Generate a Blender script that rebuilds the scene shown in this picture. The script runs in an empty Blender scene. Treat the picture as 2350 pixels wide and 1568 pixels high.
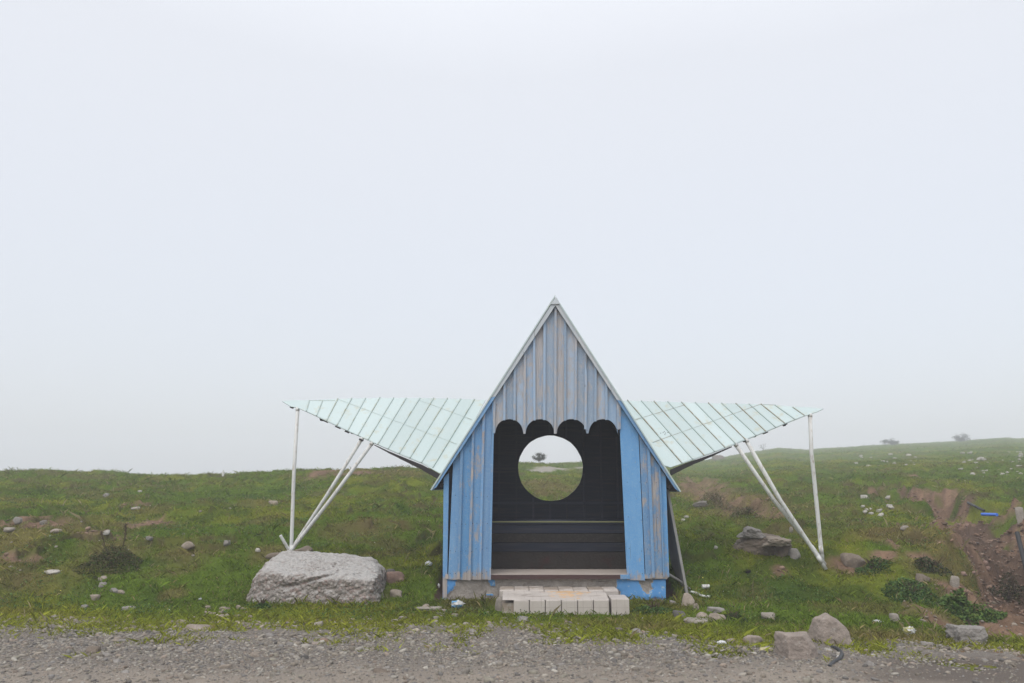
import bpy, bmesh, math, random
import numpy as np
from mathutils import Vector
R = math.radians
sc = bpy.context.scene
COL = sc.collection
# ------------------------------------------------------------------ camera, sky, sun, exposure
PITCH = R(10.4)
CAMZ = 1.37
LENS = 28.0
FPX = LENS / 36.0 * 2350.0
cam_d = bpy.data.cameras.new('camera')
cam = bpy.data.objects.new('camera', cam_d)
COL.objects.link(cam)
cam.location = (0, 0, CAMZ)
cam.rotation_euler = (math.pi / 2 + PITCH, 0, 0)
cam_d.lens = LENS
cam_d.sensor_width = 36
cam_d.clip_start = 0.1
cam_d.clip_end = 2000
cam_d.dof.use_dof = True
cam_d.dof.focus_distance = 10.2
cam_d.dof.aperture_fstop = 2.2
sc.camera = cam

SUN_EL, SUN_AZ = R(52), R(205)          # soft light from behind and left of the camera
w = bpy.data.worlds.new('World')
sc.world = w
w.use_nodes = True
nt = w.node_tree
nt.nodes.clear()
out = nt.nodes.new('ShaderNodeOutputWorld')
sky = nt.nodes.new('ShaderNodeTexSky')
sky.sky_type = 'NISHITA'
sky.sun_disc = False
sky.sun_elevation = SUN_EL
sky.sun_rotation = SUN_AZ
sky.dust_density = 4
bg1 = nt.nodes.new('ShaderNodeBackground')
bg1.inputs[1].default_value = 0.05
nt.links.new(sky.outputs[0], bg1.inputs[0])
tc = nt.nodes.new('ShaderNodeTexCoord')
sep = nt.nodes.new('ShaderNodeSeparateXYZ')
nt.links.new(tc.outputs['Generated'], sep.inputs[0])
nz = nt.nodes.new('ShaderNodeTexNoise')
nz.inputs['Scale'].default_value = 1.7
nz.inputs['Detail'].default_value = 3
nt.links.new(tc.outputs['Generated'], nz.inputs['Vector'])
ma = nt.nodes.new('ShaderNodeMath')
ma.operation = 'MULTIPLY_ADD'
ma.inputs[1].default_value = 0.10
nt.links.new(nz.outputs['Fac'], ma.inputs[0])
sb = nt.nodes.new('ShaderNodeMath')
sb.operation = 'SUBTRACT'
sb.inputs[1].default_value = 0.05
nt.links.new(sep.outputs['Z'], sb.inputs[0])
nt.links.new(sb.outputs[0], ma.inputs[2])
rp = nt.nodes.new('ShaderNodeValToRGB')
nt.links.new(ma.outputs[0], rp.inputs[0])
cr = rp.color_ramp
cr.elements[0].position = 0.0
cr.elements[0].color = (0.65, 0.66, 0.69, 1)
cr.elements[1].position = 1.0
cr.elements[1].color = (1.3, 1.3, 1.3, 1)
e = cr.elements.new(0.2); e.color = (0.695, 0.705, 0.728, 1)
e = cr.elements.new(0.5); e.color = (0.765, 0.77, 0.785, 1)
e = cr.elements.new(0.72); e.color = (1.05, 1.06, 1.08, 1)
bg2 = nt.nodes.new('ShaderNodeBackground')
bg2.inputs[1].default_value = 1.0
nt.links.new(rp.outputs[0], bg2.inputs[0])
ad = nt.nodes.new('ShaderNodeAddShader')
nt.links.new(bg1.outputs[0], ad.inputs[0])
nt.links.new(bg2.outputs[0], ad.inputs[1])
nt.links.new(ad.outputs[0], out.inputs[0])
sl = bpy.data.lights.new('sun', 'SUN')
sl.energy = 1.3
sl.angle = R(50)
sl.color = (1, 0.975, 0.94)
so = bpy.data.objects.new('sun', sl)
COL.objects.link(so)
# sun direction: azimuth measured clockwise from +Y
sd = Vector((math.sin(SUN_AZ) * math.cos(SUN_EL), math.cos(SUN_AZ) * math.cos(SUN_EL), math.sin(SUN_EL)))
so.rotation_euler = sd.to_track_quat('Z', 'Y').to_euler()
sc.view_settings.view_transform = 'Standard'
sc.view_settings.look = 'None'
sc.view_settings.exposure = 0.0
sc.view_settings.gamma = 1.0
sc.render.engine = 'CYCLES'
sc.cycles.use_denoising = True
sc.cycles.denoiser = 'OPENIMAGEDENOISE'
sc.cycles.denoising_input_passes = 'RGB_ALBEDO_NORMAL'
sc.cycles.denoising_prefilter = 'ACCURATE'
sc.cycles.max_bounces = 6
sc.cycles.diffuse_bounces = 3
sc.cycles.volume_bounces = 1

# ------------------------------------------------------------------ maths helpers
CT, ST = math.cos(PITCH), math.sin(PITCH)


def ray(u, v):
    a = (u - 1175.0) / FPX
    b = (784.0 - v) / FPX
    return Vector((a, CT - b * ST, ST + b * CT))


def P(u, v, Y):
    """world point on the sight line of photo position (u, v), at distance Y ahead"""
    d = ray(u, v)
    k = Y / d.y
    return Vector((d.x * k, Y, CAMZ + d.z * k))


def on_plane(u, v, p0, n):
    d = ray(u, v)
    o = Vector((0, 0, CAMZ))
    return o + d * ((p0 - o).dot(n) / d.dot(n))


def hsh(ix, iy, iz, s):
    n = (ix * 374761393 + iy * 668265263 + iz * 2147483647 + s * 1274126177) & 0xffffffff
    n = ((n ^ (n >> 13)) * 1274126177) & 0xffffffff
    n = (n ^ (n >> 16)) & 0xffffff
    return n / float(0xffffff)


def vn2(x, y, s=0):
    x = np.asarray(x, float); y = np.asarray(y, float)
    ix = np.floor(x).astype(np.int64); iy = np.floor(y).astype(np.int64)
    fx = x - ix; fy = y - iy
    fx = fx * fx * fx * (fx * (fx * 6 - 15) + 10); fy = fy * fy * fy * (fy * (fy * 6 - 15) + 10)
    a = hsh(ix, iy, 0, s); b = hsh(ix + 1, iy, 0, s); c = hsh(ix, iy + 1, 0, s); d = hsh(ix + 1, iy + 1, 0, s)
    return (a + (b - a) * fx) * (1 - fy) + (c + (d - c) * fx) * fy


def fbm2(x, y, s=0, o=4):
    t = 0; a = 0.5; n = 0
    for k in range(o):
        t = t + a * vn2(x * 2 ** k + 17.3 * k, y * 2 ** k - 9.1 * k, s + k); n += a; a *= 0.5
    return t / n


def vn3(x, y, z, s=0):
    ix = np.floor(x).astype(np.int64); iy = np.floor(y).astype(np.int64); iz = np.floor(z).astype(np.int64)
    f = [x - ix, y - iy, z - iz]
    f = [q * q * (3 - 2 * q) for q in f]
    r = 0
    for dx in (0, 1):
        for dy in (0, 1):
            for dz in (0, 1):
                wt = (f[0] if dx else 1 - f[0]) * (f[1] if dy else 1 - f[1]) * (f[2] if dz else 1 - f[2])
                r = r + wt * hsh(ix + dx, iy + dy, iz + dz, s)
    return r


def fbm3(p, sc_, s=0, o=4):
    t = 0; a = 0.5; n = 0
    for k in range(o):
        q = p * sc_ * 2 ** k + 13.7 * k
        t = t + a * vn3(q[:, 0], q[:, 1], q[:, 2], s + k); n += a; a *= 0.5
    return t / n


def sstep(a, b, x):
    t = np.clip((np.asarray(x, float) - a) / (b - a), 0, 1)
    return t * t * (3 - 2 * t)


# ------------------------------------------------------------------ the lie of the land
CU = np.array([-900, 0, 113, 194, 388, 485, 631, 751, 853, 963, 1080, 1190, 1260, 1337, 1450, 1609, 1660, 1700, 1790, 1854, 2024, 2194, 2323, 2350, 3200], float)
CV = np.array([1082, 1077, 1075, 1077.5, 1080, 1076, 1081, 1075, 1071, 1070.5, 1067, 1060, 1062, 1065, 1062, 1056, 1050, 1043, 1028, 1032, 1021, 1013, 1004, 1006, 985], float)
CY = np.array([32, 32, 32, 32, 31, 31, 30, 30, 30, 31, 38, 50, 54, 58, 70, 110, 122, 134, 150, 152, 160, 165, 168, 168, 168], float)
CZ = CAMZ + CY * np.tan(PITCH - np.arctan((CV - 784) / FPX))
HUT = (-0.93, 1.98, 9.72, 11.55)


def road_edge(x):
    e_ = np.interp(x, [-30, -6, -3.2, -1.5, 0, 1.6, 2.6, 3.4, 4.4, 6, 30], [8.5, 8.42, 8.12, 8.10, 8.0, 7.45, 7.18, 6.95, 6.62, 6.5, 6.3])
    return e_ + 0.30 * (fbm2(x * 1.5, x * 0 + 3.3, 5, 3) - 0.5)


def base_h(x, y):
    x = np.asarray(x, float); y = np.asarray(y, float)
    yy = np.maximum(y, 6.0)
    u = 1175 + 1858.5 * x / yy
    yc = np.interp(u, CU, CY); zc = np.interp(u, CU, CZ)
    zn = 0.50 + 0.05 * np.clip((x - 2) / 4, -1, 1)
    yn = 11.3
    sl_ = (zc - zn) / (yc - yn)
    z = zn + sl_ * (y - yn)
    z = np.where(y > yc, zc - 0.10 * (y - yc) - 0.0 * y, z)
    rnd = np.exp(-((y - yc) / 3.0) ** 2) * 0.10
    z = z - rnd
    z = np.maximum(z, -1.5)
    near = 0.04 * sstep(8.6, 9.6, y) + (zn - 0.04) * sstep(9.5, 11.5, y) ** 1.0
    k = sstep(11.0, 11.8, y)
    return near * (1 - k) + z * k


def polydist(x, y, pts):
    d = np.full(np.shape(x), 1e9)
    tt = np.zeros(np.shape(x))
    n = len(pts) - 1
    for i in range(n):
        ax, ay, bx, by = *pts[i], *pts[i + 1]
        vx, vy = bx - ax, by - ay
        t = np.clip(((x - ax) * vx + (y - ay) * vy) / (vx * vx + vy * vy + 1e-9), 0, 1)
        dd = np.hypot(x - ax - t * vx, y - ay - t * vy)
        tt = np.where(dd < d, (i + t) / n, tt)
        d = np.minimum(d, dd)
    return d, tt


_YS = 4.0 * (225.0 / 4.0) ** np.linspace(0, 1, 5000)


def ground_hit(u, v, hf):
    d = ray(u, v)
    k = _YS / d.y
    x = d.x * k; z = CAMZ + d.z * k
    g = hf(x, _YS)
    i = np.argmax(g >= z)
    if not (g >= z).any():
        i = int(np.argmin(z - g))
    return Vector((x[i], _YS[i], g[i]))


GULLY = [tuple(ground_hit(a, b, base_h)[:2]) for a, b in ((2110, 1138), (2165, 1150), (2225, 1170), (2300, 1215), (2345, 1265), (2375, 1320))]
GULLY2 = [tuple(ground_hit(a, b, base_h)[:2]) for a, b in ((2372, 1316), (2310, 1375), (2322, 1440))]
RILL = [tuple(ground_hit(a, b, base_h)[:2]) for a, b in ((1590, 1098), (1615, 1128), (1660, 1152), (1715, 1168), (1760, 1200))]
TRACK = [tuple(ground_hit(a, b, base_h)[:2]) for a, b in ((1232, 1083), (1300, 1079), (1380, 1075), (1460, 1073))]


def patch(u, v, hw, hh):
    c = ground_hit(u, v, base_h); a = ground_hit(u, v - hh, base_h); b = ground_hit(u, v + hh, base_h)
    return (c.x, c.y, hw * c.y / FPX, max(0.12, abs(a.y - b.y) / 2))


DIRT = [patch(*q) for q in ((815, 1097, 50, 8), (740, 1095, 22, 7), (345, 1200, 42, 7), (300, 1213, 24, 5), (222, 1240, 45, 10), (105, 1213, 40, 9), (310, 1166, 30, 6),
                            (30, 1290, 50, 12), (20, 1212, 26, 16), (2215, 1345, 30, 14), (1790, 1300, 18, 3), (2030, 1283, 24, 5),
                            (2120, 1112, 30, 8), (2290, 1410, 40, 14), (2280, 1508, 110, 22), (2170, 1345, 26, 10), (1945, 1290, 34, 12), (2130, 1290, 40, 10))]
DRY = [patch(*q) for q in ((40, 1250, 90, 60), (250, 1275, 75, 30), (850, 1218, 60, 14), (430, 1285, 60, 20), (1640, 1140, 70, 40), (2080, 1240, 120, 18), (1700, 1185, 70, 24),
                           (2000, 1460, 140, 18), (1500, 1440, 60, 10), (620, 1275, 30, 12), (1260, 1120, 80, 16), (90, 1330, 60, 18), (2250, 1320, 60, 60), (860, 1090, 120, 12), (400, 1370, 26, 9))]


def emask(x, y, lst, soft=0.55, s=3):
    m = np.zeros(np.shape(x))
    n = fbm2(x * 2.2, y * 2.2, s, 4)
    for cx, cy, rx, ry in lst:
        q = np.sqrt(((x - cx) / rx) ** 2 + ((y - cy) / ry) ** 2)
        m = np.maximum(m, sstep(1 + soft, 1 - soft, q + (n - 0.5) * 1.6))
    return m


def masks(x, y):
    g1, _ = polydist(x, y, GULLY)
    g2, _ = polydist(x, y, GULLY2)
    r1, _ = polydist(x, y, RILL)
    n = fbm2(x * 1.6, y * 1.6, 8, 4) - 0.5
    n2 = fbm2(x * 5, y * 5, 18, 3) - 0.5
    gul = np.maximum(sstep(1.05, 0.75, g1 + n * 2.4 + n2 * 0.9), sstep(0.75, 0.40, g2 + n * 1.2 + n2 * 0.5))
    gul = gul * sstep(0.30, 0.46, fbm2(x * 1.1 + 7, y * 1.1, 28, 4) + 0.22 * sstep(1.0, 0.2, np.minimum(g1, g2)))
    rill = sstep(0.85, 0.35, r1 + n * 1.5 + n2 * 0.4)
    return gul, rill, g1, g2, r1


def ledge(x, y):
    q = fbm2(x * 0.42 + 3, y * 0.75, 201, 3) * 7.0
    t = q - np.floor(q)
    amp = sstep(0.42, 0.60, fbm2(x * 0.5, y * 0.5, 211, 3)) * sstep(10.0, 11.5, y) * sstep(60, 25, y)
    return t, amp


def H(x, y):
    x = np.asarray(x, float); y = np.asarray(y, float)
    z = base_h(x, y)
    re = road_edge(x)
    k = sstep(-0.1, 1.0, y - re)
    far = sstep(13, 22, y)
    big = (fbm2(x * 0.16, y * 0.16, 31, 3) - 0.5) * 0.55 * far * sstep(190, 80, y)
    mid = (fbm2(x * 0.75, y * 0.75, 41, 3) - 0.5) * (0.20 * sstep(9.0, 11.5, y) + 0.02)
    sm = (fbm2(x * 2.6, y * 3.4, 51, 3) - 0.5) * 0.17 * sstep(8.6, 10.2, y)
    tus = (fbm2(x * 8, y * 8, 61, 2) - 0.5) * 0.035
    lt, la = ledge(x, y)
    z = z + la * (0.13 * sstep(0, 0.12, lt) - 0.13 * sstep(0.12, 1.0, lt))
    z = z + k * (big + mid + sm + tus)
    z = z + (1 - k) * (fbm2(x * 2.2, y * 2.2, 71, 3) - 0.5) * 0.03
    gul, rill, g1, g2, r1 = masks(x, y)
    n = fbm2(x * 1.3, y * 1.3, 9, 3) - 0.5
    rug = (fbm2(x * 3.2, y * 3.2, 19, 4) - 0.5) * 0.42 + (fbm2(x * 9, y * 9, 23, 2) - 0.5) * 0.10 + (fbm2(x * 1.2, y * 1.2, 29, 3) - 0.5) * 0.20
    z = z + gul * rug * sstep(8, 10, y)
    pit, _ = polydist(x, y, GULLY[-3:])
    z = z - 0.45 * sstep(0.75, 0.25, pit + n * 0.8)
    z = z - 0.62 * sstep(1.15, 0.35, g1 + n * 1.0) - 0.18 * sstep(0.8, 0.2, g2 + n * 0.6) - 0.24 * sstep(0.6, 0.1, r1 + n * 0.7)
    hx = sstep(HUT[0] - 0.05, HUT[0] + 0.10, x) * sstep(HUT[1] + 0.05, HUT[1] - 0.10, x) * sstep(HUT[2], HUT[2] + 0.1, y) * sstep(HUT[3] + 0.05, HUT[3] - 0.1, y)
    z = np.where(hx > 0, z * (1 - hx) + np.minimum(z, 0.05) * hx, z)
    # the gable base is set on level ground: keep the turf just below the plinth
    fx = sstep(-1.3, -0.9, x) * sstep(2.3, 1.95, x) * sstep(8.6, 9.0, y) * sstep(10.1, 9.75, y)
    z = z * (1 - fx) + fx * (0.01 + (fbm2(x * 3, y * 3, 77, 3) - 0.5) * 0.05 + 0.05 * sstep(9.3, 9.75, y))
    return z


def G(u, v):
    return ground_hit(u, v, H)


def HZ(x, y):
    return float(H(np.array([x]), np.array([y]))[0])


# ------------------------------------------------------------------ object helpers
def mesh_np(name, verts, faces_flat, nper, cols=None, mats=(), smooth=False, parent=None, colname='tint'):
    """one mesh object from flat arrays (all faces have nper corners)"""
    me = bpy.data.meshes.new(name)
    nv = len(verts); nf = len(faces_flat) // nper
    me.vertices.add(nv)
    me.vertices.foreach_set('co', np.asarray(verts, np.float32).ravel())
    me.loops.add(len(faces_flat))
    me.loops.foreach_set('vertex_index', np.asarray(faces_flat, np.int32))
    me.polygons.add(nf)
    me.polygons.foreach_set('loop_start', np.arange(0, nf * nper, nper, dtype=np.int32))
    me.polygons.foreach_set('loop_total', np.full(nf, nper, np.int32))
    if smooth:
        me.polygons.foreach_set('use_smooth', np.ones(nf, bool))
    if cols is not None:
        at = me.color_attributes.new(colname, 'FLOAT_COLOR', 'POINT')
        at.data.foreach_set('color', np.asarray(cols, np.float32).ravel())
    me.update(calc_edges=True)
    for m in mats:
        me.materials.append(m)
    o = bpy.data.objects.new(name, me)
    COL.objects.link(o)
    if parent:
        o.parent = parent
    return o


class MB:
    """collects polygons and builds ONE mesh object"""
    def __init__(s):
        s.v = []; s.f = []; s.c = []; s.m = []

    def face_set(s, vs, fs, col=(0.5, 0.5, 0.5), mi=0):
        b = len(s.v)
        s.v += [Vector(q) for q in vs]
        s.c += [(*col, 1.0)] * len(vs)
        s.f += [[b + i for i in f] for f in fs]
        s.m += [mi] * len(fs)

    def prism(s, front, off, col=(0.5, 0.5, 0.5), mi=0):
        """polygon + the same polygon moved by off"""
        n = len(front)
        vs = [Vector(p) for p in front] + [Vector(p) + Vector(off) for p in front]
        fs = [list(range(n)), list(range(2 * n - 1, n - 1, -1))]
        fs += [[(i + 1) % n, i, n + i, n + (i + 1) % n] for i in range(n)]
        s.face_set(vs, fs, col, mi)

    def box(s, a, b, col=(0.5, 0.5, 0.5), mi=0):
        x0, y0, z0 = a; x1, y1, z1 = b
        s.prism([(x0, y0, z0), (x1, y0, z0), (x1, y0, z1), (x0, y0, z1)], (0, y1 - y0, 0), col, mi)

    def bar(s, a, b, wd, th, up=Vector((0, 0, 1)), col=(0.5, 0.5, 0.5), mi=0):
        a = Vector(a); b = Vector(b); d = (b - a).normalized()
        sd_ = d.cross(up).normalized() * wd / 2
        u_ = sd_.cross(d).normalized() * th / 2
        s.prism([a - sd_ - u_, a + sd_ - u_, a + sd_ + u_, a - sd_ + u_], b - a, col, mi)

    def tube(s, pts, rad, n=12, col=(0.5, 0.5, 0.5), mi=0, cap=True):
        pts = [Vector(p) for p in pts]
        rad = rad if isinstance(rad, (list, tuple)) else [rad] * len(pts)
        b = len(s.v)
        prev = None
        for i, p in enumerate(pts):
            d = (pts[min(i + 1, len(pts) - 1)] - pts[max(i - 1, 0)]).normalized()
            a = prev if prev else (Vector((1, 0, 0)) if abs(d.x) < 0.9 else Vector((0, 1, 0)))
            x_ = (a - d * a.dot(d)).normalized(); prev = x_
            y_ = d.cross(x_)
            for k in range(n):
                t = 2 * math.pi * k / n
                s.v.append(p + (x_ * math.cos(t) + y_ * math.sin(t)) * rad[i]); s.c.append((*col, 1.0))
        for i in range(len(pts) - 1):
            for k in range(n):
                s.f.append([b + i * n + k, b + i * n + (k + 1) % n, b + (i + 1) * n + (k + 1) % n, b + (i + 1) * n + k]); s.m.append(mi)
        if cap:
            s.f.append([b + k for k in range(n)][::-1]); s.m.append(mi)
            e_ = b + (len(pts) - 1) * n
            s.f.append([e_ + k for k in range(n)]); s.m.append(mi)

    def build(s, name, mats, parent=None, origin=None, smooth=False, bevel=0):
        org = Vector(origin) if origin is not None else Vector((0, 0, 0))
        if parent is not None:
            org = ROOT.get(parent.name, Vector((0, 0, 0)))
        me = bpy.data.meshes.new(name)
        me.from_pydata([tuple(p - org) for p in s.v], [], s.f)
        at = me.color_attributes.new('tint', 'FLOAT_COLOR', 'POINT')
        at.data.foreach_set('color', np.asarray(s.c, np.float32).ravel())
        for m in (mats if isinstance(mats, (list, tuple)) else [mats]):
            me.materials.append(m)
        me.polygons.foreach_set('material_index', np.asarray(s.m, np.int32))
        bm = bmesh.new(); bm.from_mesh(me)
        bmesh.ops.recalc_face_normals(bm, faces=bm.faces)
        bm.to_mesh(me); bm.free()
        if smooth:
            me.polygons.foreach_set('use_smooth', np.ones(len(me.polygons), bool))
        o = bpy.data.objects.new(name, me)
        COL.objects.link(o)
        if parent is not None:
            o.parent = parent
            ROOT[o.name] = org
        else:
            o.location = org
            ROOT[o.name] = org
        if bevel:
            bv = o.modifiers.new('bevel', 'BEVEL'); bv.width = bevel; bv.segments = 2; bv.limit_method = 'ANGLE'
        return o


ROOT = {}


def empty(name, loc, label, cat, group=None):
    o = bpy.data.objects.new(name, None)
    COL.objects.link(o)
    o.location = loc
    o.empty_display_size = 0.2
    ROOT[o.name] = Vector(loc)
    return tag(o, label, cat, group)


def tag(o, label=None, cat=None, group=None, kind=None):
    if label: o['label'] = label
    if cat: o['category'] = cat
    if group: o['group'] = group
    if kind: o['kind'] = kind
    return o


# ------------------------------------------------------------------ materials
class NT:
    def __init__(s, name, rough=0.9):
        s.m = bpy.data.materials.new(name)
        s.m.use_nodes = True
        s.t = s.m.node_tree
        s.b = s.t.nodes['Principled BSDF']
        s.b.inputs['Roughness'].default_value = rough
        s.b.inputs['Specular IOR Level'].default_value = 0.25

    def n(s, ty, **kw):
        q = s.t.nodes.new(ty)
        for k, v in kw.items():
            if k.startswith('i_'):
                q.inputs[k[2:].replace('_', ' ')].default_value = v
            else:
                setattr(q, k, v)
        return q

    def l(s, a, b):
        s.t.links.new(a, b)

    def pos(s, scale=(1, 1, 1), coord='Object', rnd=None):
        t = s.n('ShaderNodeTexCoord')
        mp = s.n('ShaderNodeMapping')
        mp.inputs['Scale'].default_value = scale
        s.l(t.outputs[coord], mp.inputs[0])
        if rnd is not None:
            vm = s.n('ShaderNodeVectorMath', operation='ADD')
            s.l(mp.outputs[0], vm.inputs[0]); s.l(rnd, vm.inputs[1])
            return vm.outputs[0]
        return mp.outputs[0]

    def noise(s, vec, scale, detail=4, rough=0.55):
        q = s.n('ShaderNodeTexNoise')
        q.inputs['Scale'].default_value = scale
        q.inputs['Detail'].default_value = detail
        q.inputs['Roughness'].default_value = rough
        s.l(vec, q.inputs['Vector'])
        return q.outputs['Fac']

    def ramp(s, fac, stops):
        q = s.n('ShaderNodeValToRGB')
        s.l(fac, q.inputs[0])
        el = q.color_ramp.elements
        while len(el) < len(stops):
            el.new(0.5)
        for e_, (p, c) in zip(el, stops):
            e_.position = p
            e_.color = (c, c, c, 1) if isinstance(c, (int, float)) else (*c, 1)
        return q.outputs[0]

    def mix(s, f, a, b, mode='MIX'):
        q = s.n('ShaderNodeMixRGB', blend_type=mode)
        for i, x in ((0, f), (1, a), (2, b)):
            if isinstance(x, (int, float)):
                q.inputs[i].default_value = x if i == 0 else (x, x, x, 1)
            elif isinstance(x, tuple):
                q.inputs[i].default_value = (*x, 1)
            else:
                s.l(x, q.inputs[i])
        return q.outputs[0]

    def math(s, op, a, b=0.0, c=None):
        q = s.n('ShaderNodeMath', operation=op)
        for i, x in enumerate((a, b) if c is None else (a, b, c)):
            if isinstance(x, (int, float)):
                q.inputs[i].default_value = x
            else:
                s.l(x, q.inputs[i])
        return q.outputs[0]

    def attr(s, name='tint'):
        q = s.n('ShaderNodeAttribute', attribute_name=name)
        return q

    def sep(s, v):
        q = s.n('ShaderNodeSeparateXYZ')
        s.l(v, q.inputs[0])
        return q.outputs

    def bump(s, hgt, strength=0.3, dist=0.02):
        q = s.n('ShaderNodeBump')
        q.inputs['Strength'].default_value = strength
        q.inputs['Distance'].default_value = dist
        s.l(hgt, q.inputs['Height'])
        s.l(q.outputs[0], s.b.inputs['Normal'])

    def col(s, c):
        if isinstance(c, tuple):
            s.b.inputs['Base Color'].default_value = (*c, 1)
        else:
            s.l(c, s.b.inputs['Base Color'])
        return s.m


def wood_paint(name, blue_a, blue_b, grey_a, grey_b, bottom=True):
    """weathered painted boards: tint R = random per board, G = how worn"""
    t = NT(name, 0.72)
    at = t.attr()
    rgb = t.n('ShaderNodeSeparateColor'); t.l(at.outputs['Color'], rgb.inputs[0])
    rnd = t.n('ShaderNodeCombineXYZ')
    r10 = t.math('MULTIPLY', rgb.outputs[0], 37.0)
    t.l(r10, rnd.inputs[0]); t.l(r10, rnd.inputs[2])
    v1 = t.pos((1, 1, 0.32), rnd=rnd.outputs[0])
    v2 = t.pos((1, 1, 0.04), rnd=rnd.outputs[0])
    v3 = t.pos((1, 1, 0.5), rnd=rnd.outputs[0])
    big = t.noise(v1, 9, 5, 0.6)
    blot = t.noise(v3, 11, 6, 0.68)
    grain = t.noise(v2, 95, 4, 0.6)
    speck = t.noise(v1, 120, 3, 0.7)
    m = t.math('ADD', t.math('MULTIPLY', big, 0.7), t.math('MULTIPLY', blot, 1.6))
    m = t.math('ADD', m, t.math('MULTIPLY', grain, 0.28))
    m = t.math('ADD', m, t.math('MULTIPLY', speck, 0.35))      # mean about 1.2
    m = t.math('ADD', m, rgb.outputs[1])
    if bottom:
        z = t.sep(t.pos())[2]
        low = t.n('ShaderNodeMapRange')
        low.inputs[1].default_value = 0.42; low.inputs[2].default_value = 0.28
        low.inputs[3].default_value = 0.0; low.inputs[4].default_value = 0.42
        t.l(z, low.inputs[0])
        m = t.math('ADD', m, low.outputs[0])
    fac = t.n('ShaderNodeMapRange')
    fac.inputs[1].default_value = 1.47; fac.inputs[2].default_value = 1.76
    t.l(m, fac.inputs[0])
    paint = t.mix(t.noise(v1, 14, 4), blue_a, blue_b)
    hue = t.n('ShaderNodeHueSaturation'); t.l(paint, hue.inputs['Color'])
    t.l(t.math('MULTIPLY_ADD', rgb.outputs[0], 0.30, 0.84), hue.inputs['Value'])
    t.l(t.math('MULTIPLY_ADD', rgb.outputs[2], 0.65, 0.38), hue.inputs['Saturation'])
    paint = hue.outputs[0]
    paint = t.mix(t.ramp(speck, [(0.52, 0.0), (0.70, 0.40)]), paint, (0.46, 0.53, 0.58))
    paint = t.mix(t.ramp(t.noise(t.pos((0.6, 1, 1.6), rnd=rnd.outputs[0]), 26, 5, 0.7), [(0.54, 0.0), (0.72, 0.35)]), paint, (0.30, 0.43, 0.58))
    wood = t.mix(t.ramp(grain, [(0.3, 0.0), (0.7, 1.0)]), grey_a, grey_b)
    wood = t.mix(t.ramp(t.noise(v2, 34, 3), [(0.66, 0.0), (0.74, 0.5)]), wood, (0.17, 0.13, 0.10))
    c = t.mix(fac.outputs[0], paint, wood)
    knot = t.n('ShaderNodeTexVoronoi', feature='F1'); knot.inputs['Scale'].default_value = 5.0
    t.l(t.pos((1.6, 1.6, 0.7), rnd=rnd.outputs[0]), knot.inputs['Vector'])
    c = t.mix(t.ramp(knot.outputs['Distance'], [(0.045, 0.55), (0.075, 0.0)]), c, (0.16, 0.15, 0.15))
    # hairline cracks along the grain
    c = t.mix(t.ramp(t.noise(t.pos((1, 1, 0.012), rnd=rnd.outputs[0]), 60, 2), [(0.70, 0.0), (0.74, 0.75)]), c, (0.05, 0.045, 0.04))
    t.bump(t.math('SUBTRACT', grain, t.math('MULTIPLY', fac.outputs[0], 0.5)), 0.5, 0.006)
    return t.col(c)


M = {}
M['blue_wood'] = wood_paint('weathered_blue_paint', (0.074, 0.235, 0.49), (0.155, 0.335, 0.56), (0.30, 0.255, 0.235), (0.42, 0.40, 0.385))
M['gable_wood'] = wood_paint('worn_gable_paint', (0.13, 0.28, 0.48), (0.24, 0.37, 0.53), (0.33, 0.322, 0.328), (0.47, 0.46, 0.468), False)
M['trim_metal'] = wood_paint('pale_trim', (0.42, 0.50, 0.56), (0.50, 0.56, 0.60), (0.45, 0.46, 0.47), (0.56, 0.57, 0.58), False)


def dark_wood(name, ca, cb, stretch=(0.05, 1, 1)):
    t = NT(name, 0.6)
    at = t.attr()
    rgb = t.n('ShaderNodeSeparateColor'); t.l(at.outputs['Color'], rgb.inputs[0])
    rnd = t.n('ShaderNodeCombineXYZ'); t.l(t.math('MULTIPLY', rgb.outputs[0], 31), rnd.inputs[0]); t.l(t.math('MULTIPLY', rgb.outputs[0], 17), rnd.inputs[2])
    g = t.noise(t.pos(stretch, rnd=rnd.outputs[0]), 40, 4)
    b = t.noise(t.pos((1, 1, 1), rnd=rnd.outputs[0]), 5, 5)
    c = t.mix(b, ca, cb)
    c = t.mix(t.ramp(g, [(0.5, 0.0), (0.75, 0.5)]), c, (0.06, 0.05, 0.045))
    hue = t.n('ShaderNodeHueSaturation'); t.l(c, hue.inputs['Color']); t.l(t.math('MULTIPLY_ADD', rgb.outputs[0], 0.7, 0.65), hue.inputs['Value'])
    t.bump(g, 0.3, 0.005)
    return t.col(hue.outputs[0])


M['navy_wood'] = dark_wood('shaded_navy_boards', (0.008, 0.013, 0.028), (0.015, 0.021, 0.040))  # inside boards: dark blue, with the interior's shade put into the colour
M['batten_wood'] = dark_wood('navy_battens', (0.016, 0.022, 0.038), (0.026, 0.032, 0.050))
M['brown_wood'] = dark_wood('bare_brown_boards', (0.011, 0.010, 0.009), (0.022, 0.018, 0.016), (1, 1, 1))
M['grey_wood'] = dark_wood('silvered_plank', (0.20, 0.20, 0.195), (0.32, 0.31, 0.30), (1, 1, 0.06))
M['maroon_wood'] = dark_wood('maroon_sill_paint', (0.045, 0.024, 0.024), (0.08, 0.045, 0.042))


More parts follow.
